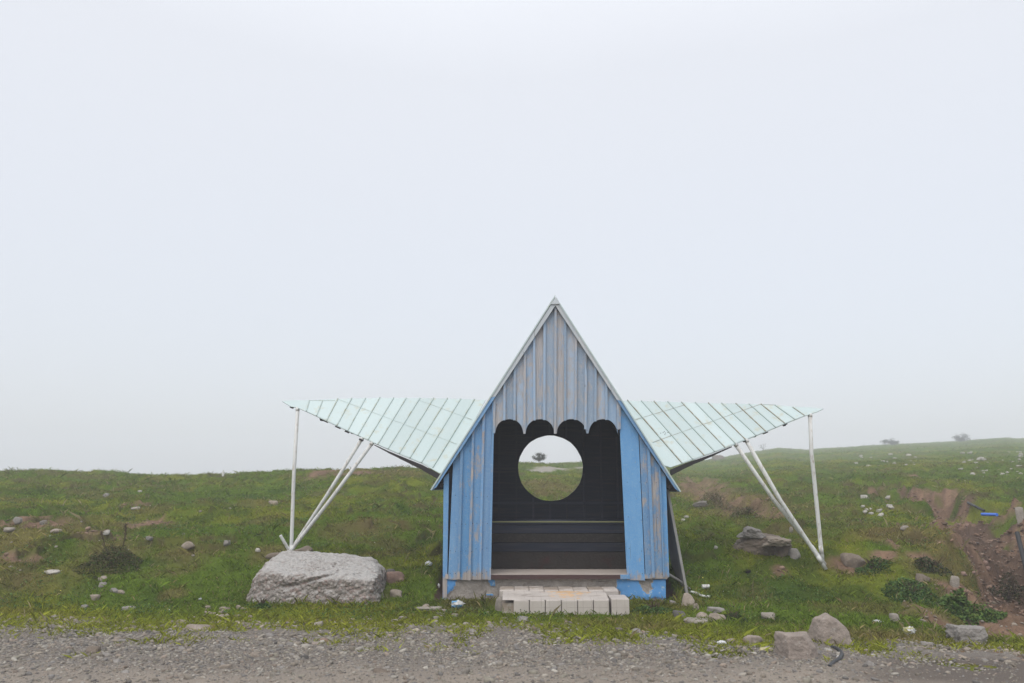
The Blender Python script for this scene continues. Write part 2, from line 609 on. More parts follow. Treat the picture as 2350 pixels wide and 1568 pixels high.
def concrete():
    t = NT('crumbling_concrete_and_paint', 0.92)
    at = t.attr()
    rgb = t.n('ShaderNodeSeparateColor'); t.l(at.outputs['Color'], rgb.inputs[0])
    p = t.pos()
    n1 = t.noise(p, 11, 6, 0.65); n2 = t.noise(p, 60, 4, 0.7); n3 = t.noise(p, 5, 4)
    ag = t.n('ShaderNodeTexVoronoi'); ag.inputs['Scale'].default_value = 42; t.l(p, ag.inputs['Vector'])
    c = t.mix(n2, (0.24, 0.215, 0.19), (0.40, 0.37, 0.335))
    c = t.mix(t.ramp(ag.outputs['Distance'], [(0.15, 0.35), (0.5, 0.0)]), c, (0.45, 0.42, 0.38))
    c = t.mix(t.ramp(n1, [(0.52, 0.0), (0.66, 0.6)]), c, (0.17, 0.145, 0.12))
    blue = t.mix(n3, (0.070, 0.24, 0.55), (0.14, 0.34, 0.62))
    blue = t.mix(t.ramp(t.noise(p, 22, 5, 0.7), [(0.56, 0.0), (0.66, 0.7)]), blue, (0.42, 0.52, 0.56))
    m = t.math('ADD', rgb.outputs[0], t.math('MULTIPLY_ADD', n1, 1.5, -0.75))
    f = t.ramp(m, [(0.46, 0.0), (0.52, 1.0)])
    c2 = t.mix(f, c, blue)
    edge = t.ramp(m, [(0.34, 0.0), (0.47, 0.9), (0.56, 0.0)])
    c2 = t.mix(edge, c2, (0.50, 0.49, 0.46))
    hgt = t.math('ADD', t.math('MULTIPLY', f, 0.6), t.math('MULTIPLY', n2, t.math('SUBTRACT', 1.2, f)))
    t.bump(hgt, 0.8, 0.015)
    return t.col(c2)


M['plinth'] = concrete()


def tile_mat():
    t = NT('worn_cream_step_tiles', 0.6)
    p = t.pos()
    at = t.attr()
    rgb = t.n('ShaderNodeSeparateColor'); t.l(at.outputs['Color'], rgb.inputs[0])
    n1 = t.noise(p, 7, 5, 0.6); n2 = t.noise(p, 90, 3, 0.7)
    c = t.mix(n1, (0.40, 0.36, 0.325), (0.53, 0.49, 0.455))
    c = t.mix(t.ramp(n2, [(0.6, 0.0), (0.75, 0.3)]), c, (0.30, 0.26, 0.22))
    xs = t.sep(p)
    fx = t.math('FRACT', t.math('MULTIPLY', xs[0], 11.0)); fz = t.math('FRACT', t.math('MULTIPLY_ADD', xs[2], 10.5, 0.13))
    ln = t.math('MAXIMUM', t.math('LESS_THAN', fx, 0.045), t.math('LESS_THAN', fz, 0.05))
    ln = t.math('MULTIPLY', ln, t.ramp(t.noise(p, 6, 2), [(0.42, 0.05), (0.6, 0.65)]))
    c = t.mix(ln, c, (0.27, 0.23, 0.20))
    orange = t.mix(n1, (0.52, 0.30, 0.13), (0.66, 0.47, 0.28))
    m = t.math('ADD', rgb.outputs[0], t.math('MULTIPLY_ADD', t.noise(p, 12, 5, 0.65), 1.2, -0.6))
    c = t.mix(t.ramp(m, [(0.45, 0.0), (0.62, 0.9)]), c, orange)
    dirt = t.math('ADD', rgb.outputs[1], t.math('MULTIPLY_ADD', t.noise(p, 9, 5, 0.7), 1.4, -0.7))
    c = t.mix(t.ramp(dirt, [(0.45, 0.0), (0.75, 0.85)]), c, (0.26, 0.21, 0.165))
    t.bump(t.math('ADD', n2, t.math('MULTIPLY', n1, 2)), 0.35, 0.006)
    return t.col(c)


M['tile'] = tile_mat()


def floor_mat():
    t = NT('dusty_cement_floor', 0.85)
    p = t.pos()
    n1 = t.noise(p, 4, 5); n2 = t.noise(p, 50, 3)
    c = t.mix(n1, (0.34, 0.29, 0.255), (0.48, 0.43, 0.39))
    t.bump(n2, 0.3, 0.004)
    return t.col(c)


M['floor'] = floor_mat()


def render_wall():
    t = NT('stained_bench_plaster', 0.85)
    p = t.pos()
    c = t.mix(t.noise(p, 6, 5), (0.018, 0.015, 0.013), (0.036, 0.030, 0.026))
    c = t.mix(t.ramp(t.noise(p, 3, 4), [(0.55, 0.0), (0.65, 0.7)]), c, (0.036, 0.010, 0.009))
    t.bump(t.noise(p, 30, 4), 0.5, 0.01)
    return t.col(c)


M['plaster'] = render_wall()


def sheet_metal():
    t = NT('mint_painted_sheet_metal', 0.55)
    p = t.pos()
    at = t.attr()
    rgb = t.n('ShaderNodeSeparateColor'); t.l(at.outputs['Color'], rgb.inputs[0])
    n1 = t.noise(p, 2.2, 5); n2 = t.noise(p, 30, 4, 0.7)
    c = t.mix(n1, (0.43, 0.525, 0.525), (0.50, 0.58, 0.585))
    hue = t.n('ShaderNodeHueSaturation'); t.l(c, hue.inputs['Color']); t.l(t.math('MULTIPLY_ADD', rgb.outputs[0], 0.14, 0.93), hue.inputs['Value'])
    c = hue.outputs[0]
    c = t.mix(t.ramp(t.noise(p, 6, 6, 0.7), [(0.56, 0.0), (0.70, 0.6)]), c, (0.44, 0.41, 0.28))
    c = t.mix(t.ramp(n2, [(0.66, 0.0), (0.74, 0.5)]), c, (0.36, 0.22, 0.12))
    t.bump(t.math('ADD', t.math('MULTIPLY', t.noise(p, 3.5, 2), 3.0), n2), 0.25, 0.01)
    return t.col(c)


def rib_metal():
    t = NT('rusty_standing_seam', 0.7)
    p = t.pos()
    n = t.noise(p, 9, 5, 0.7)
    at = t.attr()
    rgb = t.n('ShaderNodeSeparateColor'); t.l(at.outputs['Color'], rgb.inputs[0])
    c = t.mix(t.ramp(t.math('ADD', n, t.math('MULTIPLY_ADD', rgb.outputs[1], 0.5, -0.25)), [(0.42, 0.0), (0.62, 1.0)]), (0.36, 0.43, 0.42), (0.29, 0.26, 0.20))
    return t.col(c)


t_ = NT('painted_seam', 0.6); M['rib_pale'] = t_.col(t_.mix(t_.ramp(t_.noise(t_.pos(), 7, 4, 0.7), [(0.5, 0.0), (0.68, 1.0)]), (0.40, 0.48, 0.465), (0.33, 0.34, 0.26)))
M['sheet'] = sheet_metal()
M['rib'] = rib_metal()
t_ = NT('dark_timber', 0.9); M['dark'] = t_.col((0.035, 0.033, 0.034))  # one even near-black colour for eave beams and small hole dots


def pole_mat():
    t = NT('chalky_white_pole_paint', 0.6)
    p = t.pos((1, 1, 0.35))
    c = t.mix(t.noise(p, 8, 5), (0.53, 0.54, 0.53), (0.66, 0.67, 0.66))
    c = t.mix(t.ramp(t.noise(p, 25, 5, 0.7), [(0.54, 0.0), (0.66, 0.7)]), c, (0.33, 0.28, 0.22))
    c = t.mix(t.ramp(t.noise(t.pos((1, 1, 0.15)), 45, 4, 0.7), [(0.60, 0.0), (0.68, 0.6)]), c, (0.24, 0.15, 0.09))
    return t.col(c)


M['pole'] = pole_mat()


def rock_mat(name='rock_face', lichen=True):
    t = NT(name, 0.92)
    oi = t.n('ShaderNodeObjectInfo')
    p = t.pos()
    n1 = t.noise(p, 7, 6, 0.65); n2 = t.noise(p, 45, 5, 0.7); n3 = t.noise(p, 2.5, 4)
    sh = t.math('MULTIPLY_ADD', n1, 0.9, 0.55)
    sh = t.math('MULTIPLY', sh, t.math('MULTIPLY_ADD', n2, 0.7, 0.65))
    c = t.mix(1.0, oi.outputs['Color'], sh, 'MULTIPLY')
    q = t.n('ShaderNodeCombineColor')
    for i in range(3):
        t.l(sh, q.inputs[i])
    c = t.mix(1.0, oi.outputs['Color'], q.outputs[0], 'MULTIPLY')
    if lichen:
        c = t.mix(t.ramp(t.noise(p, 12, 5, 0.7), [(0.60, 0.0), (0.70, 0.45)]), c, (0.44, 0.44, 0.41))
    c = t.mix(t.ramp(n3, [(0.60, 0.0), (0.75, 0.35)]), c, (0.12, 0.10, 0.08))
    t.bump(t.math('ADD', n2, t.math('MULTIPLY', n1, 1.5)), 0.6, 0.02)
    return t.col(c)


M['rock'] = rock_mat()


def conglomerate():
    t = NT('lichen_conglomerate', 0.95)
    p = t.pos()
    n1 = t.noise(p, 5, 6, 0.65); n2 = t.noise(p, 50, 5, 0.7); n3 = t.noise(p, 16, 5, 0.7)
    vo = t.n('ShaderNodeTexVoronoi'); vo.inputs['Scale'].default_value = 26; t.l(p, vo.inputs['Vector'])
    vs = t.n('ShaderNodeSeparateColor'); t.l(vo.outputs['Color'], vs.inputs[0])
    c = t.mix(t.ramp(vs.outputs[0], [(0.0, 0.0), (1.0, 1.0)]), (0.27, 0.238, 0.215), (0.45, 0.41, 0.38))
    c = t.mix(t.ramp(vs.outputs[1], [(0.75, 0.0), (0.8, 0.7)]), c, (0.34, 0.24, 0.21))
    c = t.mix(t.ramp(vo.outputs['Distance'], [(0.2, 0.0), (0.6, 0.5)]), c, (0.20, 0.18, 0.16))
    # pale lichen on the weathered upper side
    g = t.n('ShaderNodeNewGeometry')
    nz_ = t.sep(g.outputs['Normal'])[2]
    up = t.math('ADD', t.math('MULTIPLY', nz_, 0.50), t.math('MULTIPLY_ADD', n1, 0.8, -0.28))
    up = t.math('ADD', up, t.math('MULTIPLY_ADD', n3, 0.7, -0.35))
    c = t.mix(t.ramp(up, [(0.28, 0.0), (0.62, 0.85)]), c, t.mix(n3, (0.38, 0.37, 0.355), (0.62, 0.605, 0.585)))
    c = t.mix(t.ramp(n2, [(0.56, 0.0), (0.70, 0.6)]), c, (0.11, 0.10, 0.095))
    t.bump(t.math('ADD', t.math('ADD', n2, n3), t.math('MULTIPLY', vo.outputs['Distance'], -1.4)), 0.9, 0.03)
    return t.col(c)


M['boulder'] = conglomerate()


def tint_mat(name, rough=0.9, trans=0.0, bumpy=0, mult=1.0):
    t = NT(name, rough)
    at = t.attr()
    c = at.outputs['Color']
    if bumpy:
        p = t.pos()
        n = t.noise(p, bumpy, 4, 0.7)
        c = t.mix(1.0, c, t.mix(n, (0.55, 0.55, 0.55), (1.35, 1.33, 1.3)), 'MULTIPLY')
    t.b.inputs['Specular IOR Level'].default_value = 0.04 if trans else 0.2
    m = t.col(c)
    if trans:
        tr = t.n('ShaderNodeBsdfTranslucent'); t.l(c, tr.inputs[0])
        mx = t.n('ShaderNodeMixShader'); mx.inputs[0].default_value = trans
        t.l(t.b.outputs[0], mx.inputs[1]); t.l(tr.outputs[0], mx.inputs[2])
        t.l(mx.outputs[0], t.t.nodes['Material Output'].inputs[0])
    return m


M['grass'] = tint_mat('grass_blades', 0.75, 0.3)
M['leaf'] = tint_mat('weed_leaves', 0.6, 0.25)
M['pebble'] = tint_mat('pebbles', 0.92, 0, 60)


def ground_mat():
    t = NT('turf_and_earth', 0.97)
    t.b.inputs['Specular IOR Level'].default_value = 0.03
    at = t.attr()
    p = t.pos()
    c = at.outputs['Color']
    n1 = t.noise(p, 28, 5, 0.7); n2 = t.noise(p, 6, 4); n4 = t.noise(p, 95, 3, 0.7)
    c = t.mix(1.0, c, t.mix(n1, (0.45, 0.45, 0.45), (1.5, 1.5, 1.45)), 'MULTIPLY')
    c = t.mix(1.0, c, t.mix(n2, (0.75, 0.75, 0.78), (1.25, 1.24, 1.2)), 'MULTIPLY')
    t.bump(t.math('ADD', n1, n4), 0.7, 0.03)
    return t.col(c)


def road_mat():
    t = NT('gravel_and_grit', 0.95)
    p = t.pos()
    at = t.attr()
    vo = t.n('ShaderNodeTexVoronoi'); vo.inputs['Scale'].default_value = 55; t.l(p, vo.inputs['Vector'])
    vs = t.n('ShaderNodeSeparateColor'); t.l(vo.outputs['Color'], vs.inputs[0])
    n1 = t.noise(p, 3, 5, 0.6); n2 = t.noise(p, 130, 4, 0.7)
    c = t.mix(vs.outputs[0], (0.14, 0.122, 0.106), (0.23, 0.205, 0.182))
    c = t.mix(t.ramp(vo.outputs['Distance'], [(0.3, 0.0), (0.7, 0.6)]), c, (0.12, 0.105, 0.09))
    rgb = t.n('ShaderNodeSeparateColor'); t.l(at.outputs['Color'], rgb.inputs[0])
    grit = t.mix(n2, (0.215, 0.182, 0.147), (0.325, 0.282, 0.236))
    c = t.mix(t.math('MULTIPLY', rgb.outputs[0], t.ramp(n1, [(0.3, 0.6), (0.6, 1.0)])), c, grit)
    c = t.mix(t.math('MULTIPLY', rgb.outputs[1], 0.85), c, (0.095, 0.078, 0.066))
    hgt = t.math('ADD', t.math('MULTIPLY', vo.outputs['Distance'], -1.5), n2)
    t.bump(hgt, 0.7, 0.015)
    return t.col(c)


M['ground'] = ground_mat()
M['road'] = road_mat()
rng = np.random.default_rng(7)
random.seed(7)

# ------------------------------------------------------------------ terrain sheet
ys = np.concatenate([np.linspace(-60, 4, 26)[:-1], np.geomspace(4, 11.8, 300)[:-1], np.geomspace(11.8, 34, 190)[:-1], np.geomspace(34, 230, 130)])
ss = np.concatenate([np.linspace(-1.35, -0.72, 40)[:-1], np.linspace(-0.72, 0.76, 560)[:-1], np.linspace(0.76, 1.35, 40)])
YY, SS = np.meshgrid(ys, ss, indexing='ij')
XX = SS * np.maximum(np.abs(YY), 5.0) * np.where(YY < 5, 2.2 - 1.2 * np.clip((YY + 60) / 65, 0, 1), 1.0)
x = XX.ravel(); y = YY.ravel()
zz = H(x, y)
gul, rill, g1, g2, r1 = masks(x, y)
dirt = emask(x, y, DIRT)
dry = emask(x, y, DRY, 0.7, 5)
trk, _ = polydist(x, y, TRACK)
trm = sstep(0.7, 0.3, trk + (fbm2(x * 1.5, y * 1.5, 66, 3) - 0.5) * 0.8)
GREEN = np.array([0.094, 0.146, 0.020]); YEL = np.array([0.162, 0.185, 0.024]); DGREEN = np.array([0.046, 0.084, 0.016]); BROWN = np.array([0.140, 0.112, 0.050])
EARTH = np.array([0.185, 0.122, 0.086]); DARKE = np.array([0.075, 0.052, 0.041])


def turf_colour(x, y, s=0):
    a = fbm2(x * 0.55, y * 0.45, 101, 4); b = fbm2(x * 1.9, y * 1.7, 111, 4); c = fbm2(x * 0.25, y * 0.20, 121, 3)
    col = GREEN + (YEL - GREEN) * sstep(0.47, 0.72, a + (b - 0.5) * 0.6)[:, None]
    fine = fbm2(x * 5.5, y * 6.5, 115, 3)
    col = col * (0.80 + 0.42 * fine)[:, None]
    col = col + (DGREEN - col) * (0.68 * sstep(0.50, 0.72, b + (c - 0.5) * 0.5))[:, None]
    col = col + (BROWN - col) * (0.55 * sstep(0.55, 0.72, fbm2(x * 1.1, y * 1.3, 131, 4)))[:, None]
    lt, la = ledge(x, y)
    lb_ = la * sstep(-0.02, 0.05, lt) * sstep(0.17, 0.10, lt)
    col = col + (np.array([0.085, 0.066, 0.038]) - col) * (0.75 * lb_)[:, None]
    verge = sstep(1.5, 0.2, y - road_edge(x))
    col = col + (np.array([0.205, 0.225, 0.030]) - col) * (verge * 0.75)[:, None]
    return col


c = turf_colour(x, y) * 0.85
dm = np.clip(np.maximum(dirt, np.maximum(gul, rill * 0.8)), 0, 1)
en = fbm2(x * 3, y * 3, 141, 4)
ec = EARTH * (0.65 + 0.7 * en)[:, None]
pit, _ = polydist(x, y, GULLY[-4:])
ec = ec + (DARKE - ec) * (0.75 * sstep(0.9, 0.2, pit + (en - 0.5) * 2.2))[:, None]  # dark soil in the pit, with its deep shadow painted into the colour
ec = ec * (0.7 + 0.6 * fbm2(x * 11, y * 11, 143, 3))[:, None]
c = c + (BROWN - c) * (dry * 0.7)[:, None]
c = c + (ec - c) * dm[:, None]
c = c + (np.array([0.30, 0.28, 0.25]) - c) * trm[:, None]
inside = (x > HUT[0]) & (x < HUT[1]) & (y > HUT[2]) & (y < HUT[3])
c[inside] = DARKE
ny, nx = YY.shape
idx = np.arange(ny * nx).reshape(ny, nx)
fl = np.stack([idx[:-1, :-1], idx[:-1, 1:], idx[1:, 1:], idx[1:, :-1]], -1).ravel()
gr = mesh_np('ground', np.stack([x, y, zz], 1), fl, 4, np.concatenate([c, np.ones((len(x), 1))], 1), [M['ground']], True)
tag(gr, 'grassy hillside turf with bare earth patches', None, None, 'structure')

# gravel road sheet: dips under the turf along its ragged edge
ys2 = np.concatenate([np.linspace(-40, 4.5, 24)[:-1], np.linspace(4.5, 9.5, 200)])
xs2 = np.concatenate([np.linspace(-34, -8, 20)[:-1], np.linspace(-8, 8, 420)[:-1], np.linspace(8, 34, 20)])
YY, XX = np.meshgrid(ys2, xs2, indexing='ij')
x = XX.ravel(); y = YY.ravel()
q = road_edge(x) - y + (fbm2(x * 2.3, y * 2.3, 151, 4) - 0.5) * 1.5
zr = H(x, y) + 0.012 - 0.05 * sstep(0.15, -0.25, q)
gritm = sstep(6.9, 6.1, y + (fbm2(x * 0.9, y * 0.9, 152, 3) - 0.5) * 0.9)
wet = sstep(2.2, 3.1, x + (fbm2(x * 1.5, y * 3, 154, 3) - 0.5)) * sstep(6.95, 6.65, y) * sstep(5.7, 6.1, y)
keep = (road_edge(x) + 0.95 > y)
ny, nx = YY.shape
idx = np.arange(ny * nx).reshape(ny, nx)
f4 = np.stack([idx[:-1, :-1], idx[:-1, 1:], idx[1:, 1:], idx[1:, :-1]], -1).reshape(-1, 4)
f4 = f4[keep[f4].all(1)]
used = np.unique(f4); rem = np.full(len(x), -1); rem[used] = np.arange(len(used))
rc = np.stack([gritm, wet, gritm * 0, gritm * 0 + 1], 1)
ro = mesh_np('road', np.stack([x, y, zr], 1)[used], rem[f4].ravel(), 4, rc[used], [M['road']], True)
tag(ro, 'grey gravel road surface in the foreground', None, None, 'structure')

# ------------------------------------------------------------------ the blue shelter
YF = 9.80
base = P(1276, 1380, YF)
SH = empty('bus_shelter', (base.x, YF, 0.0),
           'steep-gabled weathered blue wooden shelter with scalloped opening and two pale metal roof wings', 'shelter')


def lineL(v):  # middle of the left rake board
    return 1281.5 - 0.643 * (v - 678)


def rakeV(u):
    return max(678 + (1281.5 - u) / 0.643, 680 + (u - 1267.0) / 0.6457)


def scallop(u):
    """lower outline of the gable boards"""
    cusps = [1133.7, 1203.5, 1275.0, 1348.2, 1419.5]
    for a, b in zip(cusps[:-1], cusps[1:]):
        if a <= u <= b:
            m_ = (a + b) / 2; hw = (b - a) / 2 - 3.0
            q_ = abs(u - m_) / hw
            if q_ >= 1:
                return 994.5
            return 994.5 - 32.5 * (1 - q_ ** 2.3) ** 0.5
    return 994.5


def rnd_col(wear, sat=None):
    return (random.random(), wear, random.random() if sat is None else sat)


gp = MB()
batt = [1133.7, 1157.3, 1180.4, 1203.5, 1226.5, 1249.1, 1274.0, 1297.0, 1320.6, 1343.7, 1366.2, 1391.9, 1418.5]
wears = [0.20, -0.06, 0.08, 0.10, 0.30, 0.06, 0.28, 0.08, 0.02, 0.02, 0.20, -0.15]
for i in range(12):
    a, b = batt[i] + 0.7, batt[i + 1] - 0.7
    us = np.linspace(a, b, 15)
    bot = [P(u, scallop(u) + 0.6 * random.random(), 9.838) for u in us]
    top = [P(b, rakeV(b), 9.838)]
    if a < 1274 < b:
        top.append(P(1274, rakeV(1274), 9.838))
    top.append(P(a, rakeV(a), 9.838))
    gp.prism(bot + top, (0, 0.022, 0), rnd_col(wears[i], 0.25 + 0.4 * random.random()))
for i, u in enumerate(batt):
    wv = 2.6
    vb = scallop(min(max(u, 1134), 1419)) + 1
    a, b = u - wv, u + wv
    if i in (0, 12):
        vb = 994 if i == 0 else 986
    j = random.uniform(-1.2, 1.2)
    gp.prism([P(a, vb, 9.805), P(b, vb, 9.805), P(b + j, rakeV(b + j), 9.805), P(a + j, rakeV(a + j), 9.805)], (0, 0.032, 0), rnd_col(random.uniform(-0.1, 0.3), 0.5))
gp.build('gable_panel', M['gable_wood'], SH)


def panel(bounds_b, bounds_t, v0, vb, wears_, mb, Y0=9.842, th=0.024, gap=0.9, vt0=940):
    """boards between straight seams given at v=vt0 (top) and v=v0 (bottom)"""
    for i in range(len(bounds_b) - 1):
        def at(k, v, off):
            return bounds_t[k] + (bounds_b[k] - bounds_t[k]) * (v - vt0) / (v0 - vt0) + off
        a_b, b_b = at(i, vb[i], gap), at(i + 1, vb[i], -gap)
        va = vb_ = 1000.0
        for _ in range(12):
            va = rakeV(at(i, va, gap)); vb_ = rakeV(at(i + 1, vb_, -gap))
        mb.prism([P(a_b, vb[i], Y0), P(b_b, vb[i] + random.uniform(-1, 1), Y0), P(at(i + 1, vb_, -gap), vb_, Y0), P(at(i, va, gap), va, Y0)],
                 (0, th, 0), rnd_col(wears_[i], 0.75 + 0.25 * random.random()))


def strip(mb, ub, ut, vb, wd, wear, Y0=9.808, th=0.033):
    def at(v, off):
        return ut + (ub - ut) * (v - 940) / (1330 - 940) + off
    va = v2 = 1000.0
    for _ in range(12):
        va = rakeV(at(va, -wd)); v2 = rakeV(at(v2, wd))
    mb.prism([P(at(vb, -wd), vb, Y0), P(at(vb, wd), vb, Y0), P(at(v2, wd), v2, Y0), P(at(va, -wd), va, Y0)], (0, th, 0), rnd_col(wear, 0.8))


lp = MB()
panel([1027, 1052, 1075.5, 1100, 1125.7], [1044.5, 1063, 1087, 1110.5, 1133.0], 1330, [1330, 1331, 1330, 1330], [-0.14, -0.06, 0.0, -0.14], lp)
for ub, ut, wd, wr in ((1052, 1062, 3.0, -0.05), (1077, 1087, 2.8, 0.12), (1101, 1110.5, 2.8, 0.02), (1123.8, 1131.5, 2.6, -0.15)):
    strip(lp, ub, ut, 1331 + random.uniform(-2, 2), wd, wr)
for (u0, u1) in ((1030, 1049), (1055, 1073), (1080, 1097), (1104, 1121)):
    for v in (1140, 1200, 1262, 1316):
        for u in (u0 + random.uniform(2, 5), u1 - random.uniform(2, 5)):
            q = P(u, v + random.uniform(-4, 4), 9.8425)
            lp.tube([q + Vector((0, 0.001, 0)), q - Vector((0, 0.003, 0))], 0.0042, 8, (0.5, 0.9, 0.1), 1)
lp.build('plank_panel', [M['blue_wood'], M['brown_wood']], SH)
rp_ = MB()
panel([1438.5, 1481, 1500.5, 1525.5, 1537], [1419.5, 1463.5, 1486, 1509, 1524], 1330, [1331.5, 1328, 1327, 1325], [-0.22, 0.0, 0.14, -0.08], rp_)
strip(rp_, 1500, 1485, 1326, 3.2, -0.1)
strip(rp_, 1524.5, 1508, 1325, 1.8, -0.1)
# short batten piece above the wide board
rp_.prism([P(1418.5, 985, 9.812), P(1424.5, 985, 9.812), P(1424, 926, 9.812), P(1418, 922, 9.812)], (0, 0.028, 0), rnd_col(0.2, 0.5))
for (u0, u1) in ((1440, 1476), (1484, 1496), (1507, 1521)):
    for v in (1110, 1190, 1262, 1318):
        for u in (u0 + random.uniform(2, 5), u1 - random.uniform(1, 4)):
            q = P(u + (v - 1262) * 0.03, v + random.uniform(-4, 4), 9.8425)
            rp_.tube([q + Vector((0, 0.001, 0)), q - Vector((0, 0.003, 0))], 0.0042, 8, (0.5, 0.9, 0.1), 1)
rp_.build('plank_panel', [M['blue_wood'], M['brown_wood']], SH)

# corner posts
cp = MB(); cp.prism([P(1015.5, 1381, 9.86), P(1025.5, 1381, 9.86), P(1030, 1085, 9.86), P(1018, 1098, 9.86)], (0, 0.08, 0), rnd_col(-0.2, 0.9)); cp.build('corner_post', M['blue_wood'], SH)
cp = MB(); cp.prism([P(1524, 1330, 9.88), P(1531, 1330, 9.88), P(1528, 1095, 9.88), P(1519, 1085, 9.88)], (0, 0.08, 0), rnd_col(-0.1, 0.9)); cp.build('corner_post', M['blue_wood'], SH)

# rake boards: pale metal-capped upper half, blue lower half; roof slopes behind
YR0, YR1 = 9.775, 11.52
OUT_L = lambda v: 1273.5 - 0.643 * (v - 678)
OUT_R = lambda v: 1275.0 + 0.6457 * (v - 680)
for side in (0, 1):
    o_ = OUT_L if side == 0 else OUT_R
    sg = 1 if side == 0 else -1
    vm = 912 if side == 0 else 920
    e1 = 3.4 if side == 0 else 1.6
    ve = 1122.0 if side == 0 else 1126.0
    b1 = MB()
    inn = 678 + 15.0 / 0.643
    b1.prism([P(1274.6, 684.0, YR0), P(1274.6, inn, YR0), P(o_(vm) + sg * 14.0, vm - 2, YR0), P(o_(vm) + sg * e1, vm, YR0)], (0, 0.02, 0), rnd_col(-0.2 + 0.2 * side, 0.4))
    b1.build('bargeboard', M['trim_metal'], SH)
    b2 = MB()
    b2.prism([P(o_(vm) + sg * e1, vm + 0.4, YR0), P(o_(vm) + sg * 14.0, vm - 1.6, YR0), P(o_(ve) + sg * 13.5, ve - 4, YR0), P(o_(ve) + sg * (e1 + 0.6), ve + 3, YR0)], (0, 0.022, 0), rnd_col(-0.15, 0.8))
    b2.build('bargeboard', M['blue_wood'], SH)
    # roof slope: metal sheet over dark decking
    a0 = P(1274.2, 676.5, YR0 - 0.012) if side == 0 else P(1276.0, 681.5, YR0 - 0.012); b0 = P(o_(ve) - sg * 0.5, ve + 2, YR0 - 0.012)
    rd = (b0 - a0).normalized(); nrm = Vector((-rd.z, 0, rd.x)) if side else Vector((rd.z, 0, -rd.x))
    if nrm.z < 0: nrm = -nrm
    s1 = MB()
    dep = Vector((0, YR1 - YR0, 0))
    s1.prism([a0, b0, b0 - nrm * 0.016, a0 + rd * 0.025 - nrm * 0.016], dep, (0.5, 0.3, 0.5))
    for k in range(3):
        yk = 0.42 + k * 0.45
        s1.bar(a0 + rd * 0.06 + Vector((0, yk, 0)) + nrm * 0.01, b0 + Vector((0, yk, 0)) + nrm * 0.01, 0.02, 0.022, nrm, (0.5, 0.6, 0.5), 1)
    rs = s1.build('roof', [M['sheet'], M['rib']], SH)
    s2 = MB()
    off = Vector((0, 0.030, 0)) - nrm * 0.018
    s2.prism([a0 + off + rd * 0.05, b0 + off - rd * 0.03, b0 + off - rd * 0.03 - nrm * 0.03, a0 + rd * 0.10 + off - nrm * 0.03], dep - Vector((0, 0.05, 0)), (0.4, 0.4, 0.4))
    for k in range(5):
        q0 = a0 + (b0 - a0) * (0.2 + 0.19 * k) + off - nrm * 0.055
        s2.bar(q0 + Vector((0, 0.06, 0)), q0 + dep - Vector((0, 0.06, 0)), 0.05, 0.05, nrm, (random.random(), 0.4, 0.4))
    s2.build('roof_decking', M['brown_wood'], rs)
# ridge cap plate at the apex
rc_ = MB()
rc_.prism([P(1275.2, 682.5, 9.757), P(1286.0, 697.5, 9.757), P(1264.0, 698.2, 9.757)], (0, 0.008, 0), (0.6, -0.3, 0.3))
rc_.build('ridge_cap', M['trim_metal'], SH)

# side and back walls
zfl = P(1276, 1319.6, YF).z
YB = 11.28
xl = P(1019, 1200, 9.9).x; xr = P(1531, 1200, 9.9).x
apx = P(1274.2, 690, YF)
slope = 1 / 0.643 * 1.0


def roof_under(xx):
    a_ = P(1274.2, 679, YR0); bL = P(OUT_L(1122), 1122, YR0); bR = P(OUT_R(1126), 1126, YR0)
    if xx < a_.x:
        z_ = a_.z + (bL.z - a_.z) * (xx - a_.x) / (bL.x - a_.x)
    else:
        z_ = a_.z + (bR.z - a_.z) * (xx - a_.x) / (bR.x - a_.x)
    return z_ - 0.075


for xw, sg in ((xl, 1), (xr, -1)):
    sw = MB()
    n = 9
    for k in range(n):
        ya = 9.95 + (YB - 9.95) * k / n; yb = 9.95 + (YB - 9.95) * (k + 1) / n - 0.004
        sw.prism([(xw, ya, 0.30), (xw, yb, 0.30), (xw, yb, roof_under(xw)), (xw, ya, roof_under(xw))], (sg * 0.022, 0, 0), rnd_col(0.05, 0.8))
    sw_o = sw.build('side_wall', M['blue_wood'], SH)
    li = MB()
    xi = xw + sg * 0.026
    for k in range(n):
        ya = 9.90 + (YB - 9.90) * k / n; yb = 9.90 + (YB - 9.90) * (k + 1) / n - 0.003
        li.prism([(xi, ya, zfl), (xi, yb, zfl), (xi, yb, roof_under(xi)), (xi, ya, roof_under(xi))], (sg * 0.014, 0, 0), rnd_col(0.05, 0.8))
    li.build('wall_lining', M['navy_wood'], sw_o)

# back wall with the round opening
hc = P(1263.4, 1074.2, YB); hr = 74.3 * (hc - Vector((0, 0, CAMZ))).length / FPX / 1.0
hr = abs(P(1337.6, 1074.2, YB).x - P(1189.2, 1074.2, YB).x) / 2
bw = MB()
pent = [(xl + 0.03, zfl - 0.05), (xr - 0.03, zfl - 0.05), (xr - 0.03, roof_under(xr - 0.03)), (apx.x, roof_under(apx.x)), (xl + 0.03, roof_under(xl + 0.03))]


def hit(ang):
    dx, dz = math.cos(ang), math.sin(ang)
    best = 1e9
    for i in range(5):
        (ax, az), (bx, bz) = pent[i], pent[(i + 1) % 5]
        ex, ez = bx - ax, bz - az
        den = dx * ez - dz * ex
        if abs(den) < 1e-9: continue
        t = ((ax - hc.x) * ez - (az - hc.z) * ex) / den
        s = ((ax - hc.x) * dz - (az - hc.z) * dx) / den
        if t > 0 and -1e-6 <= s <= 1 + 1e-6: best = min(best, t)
    return best


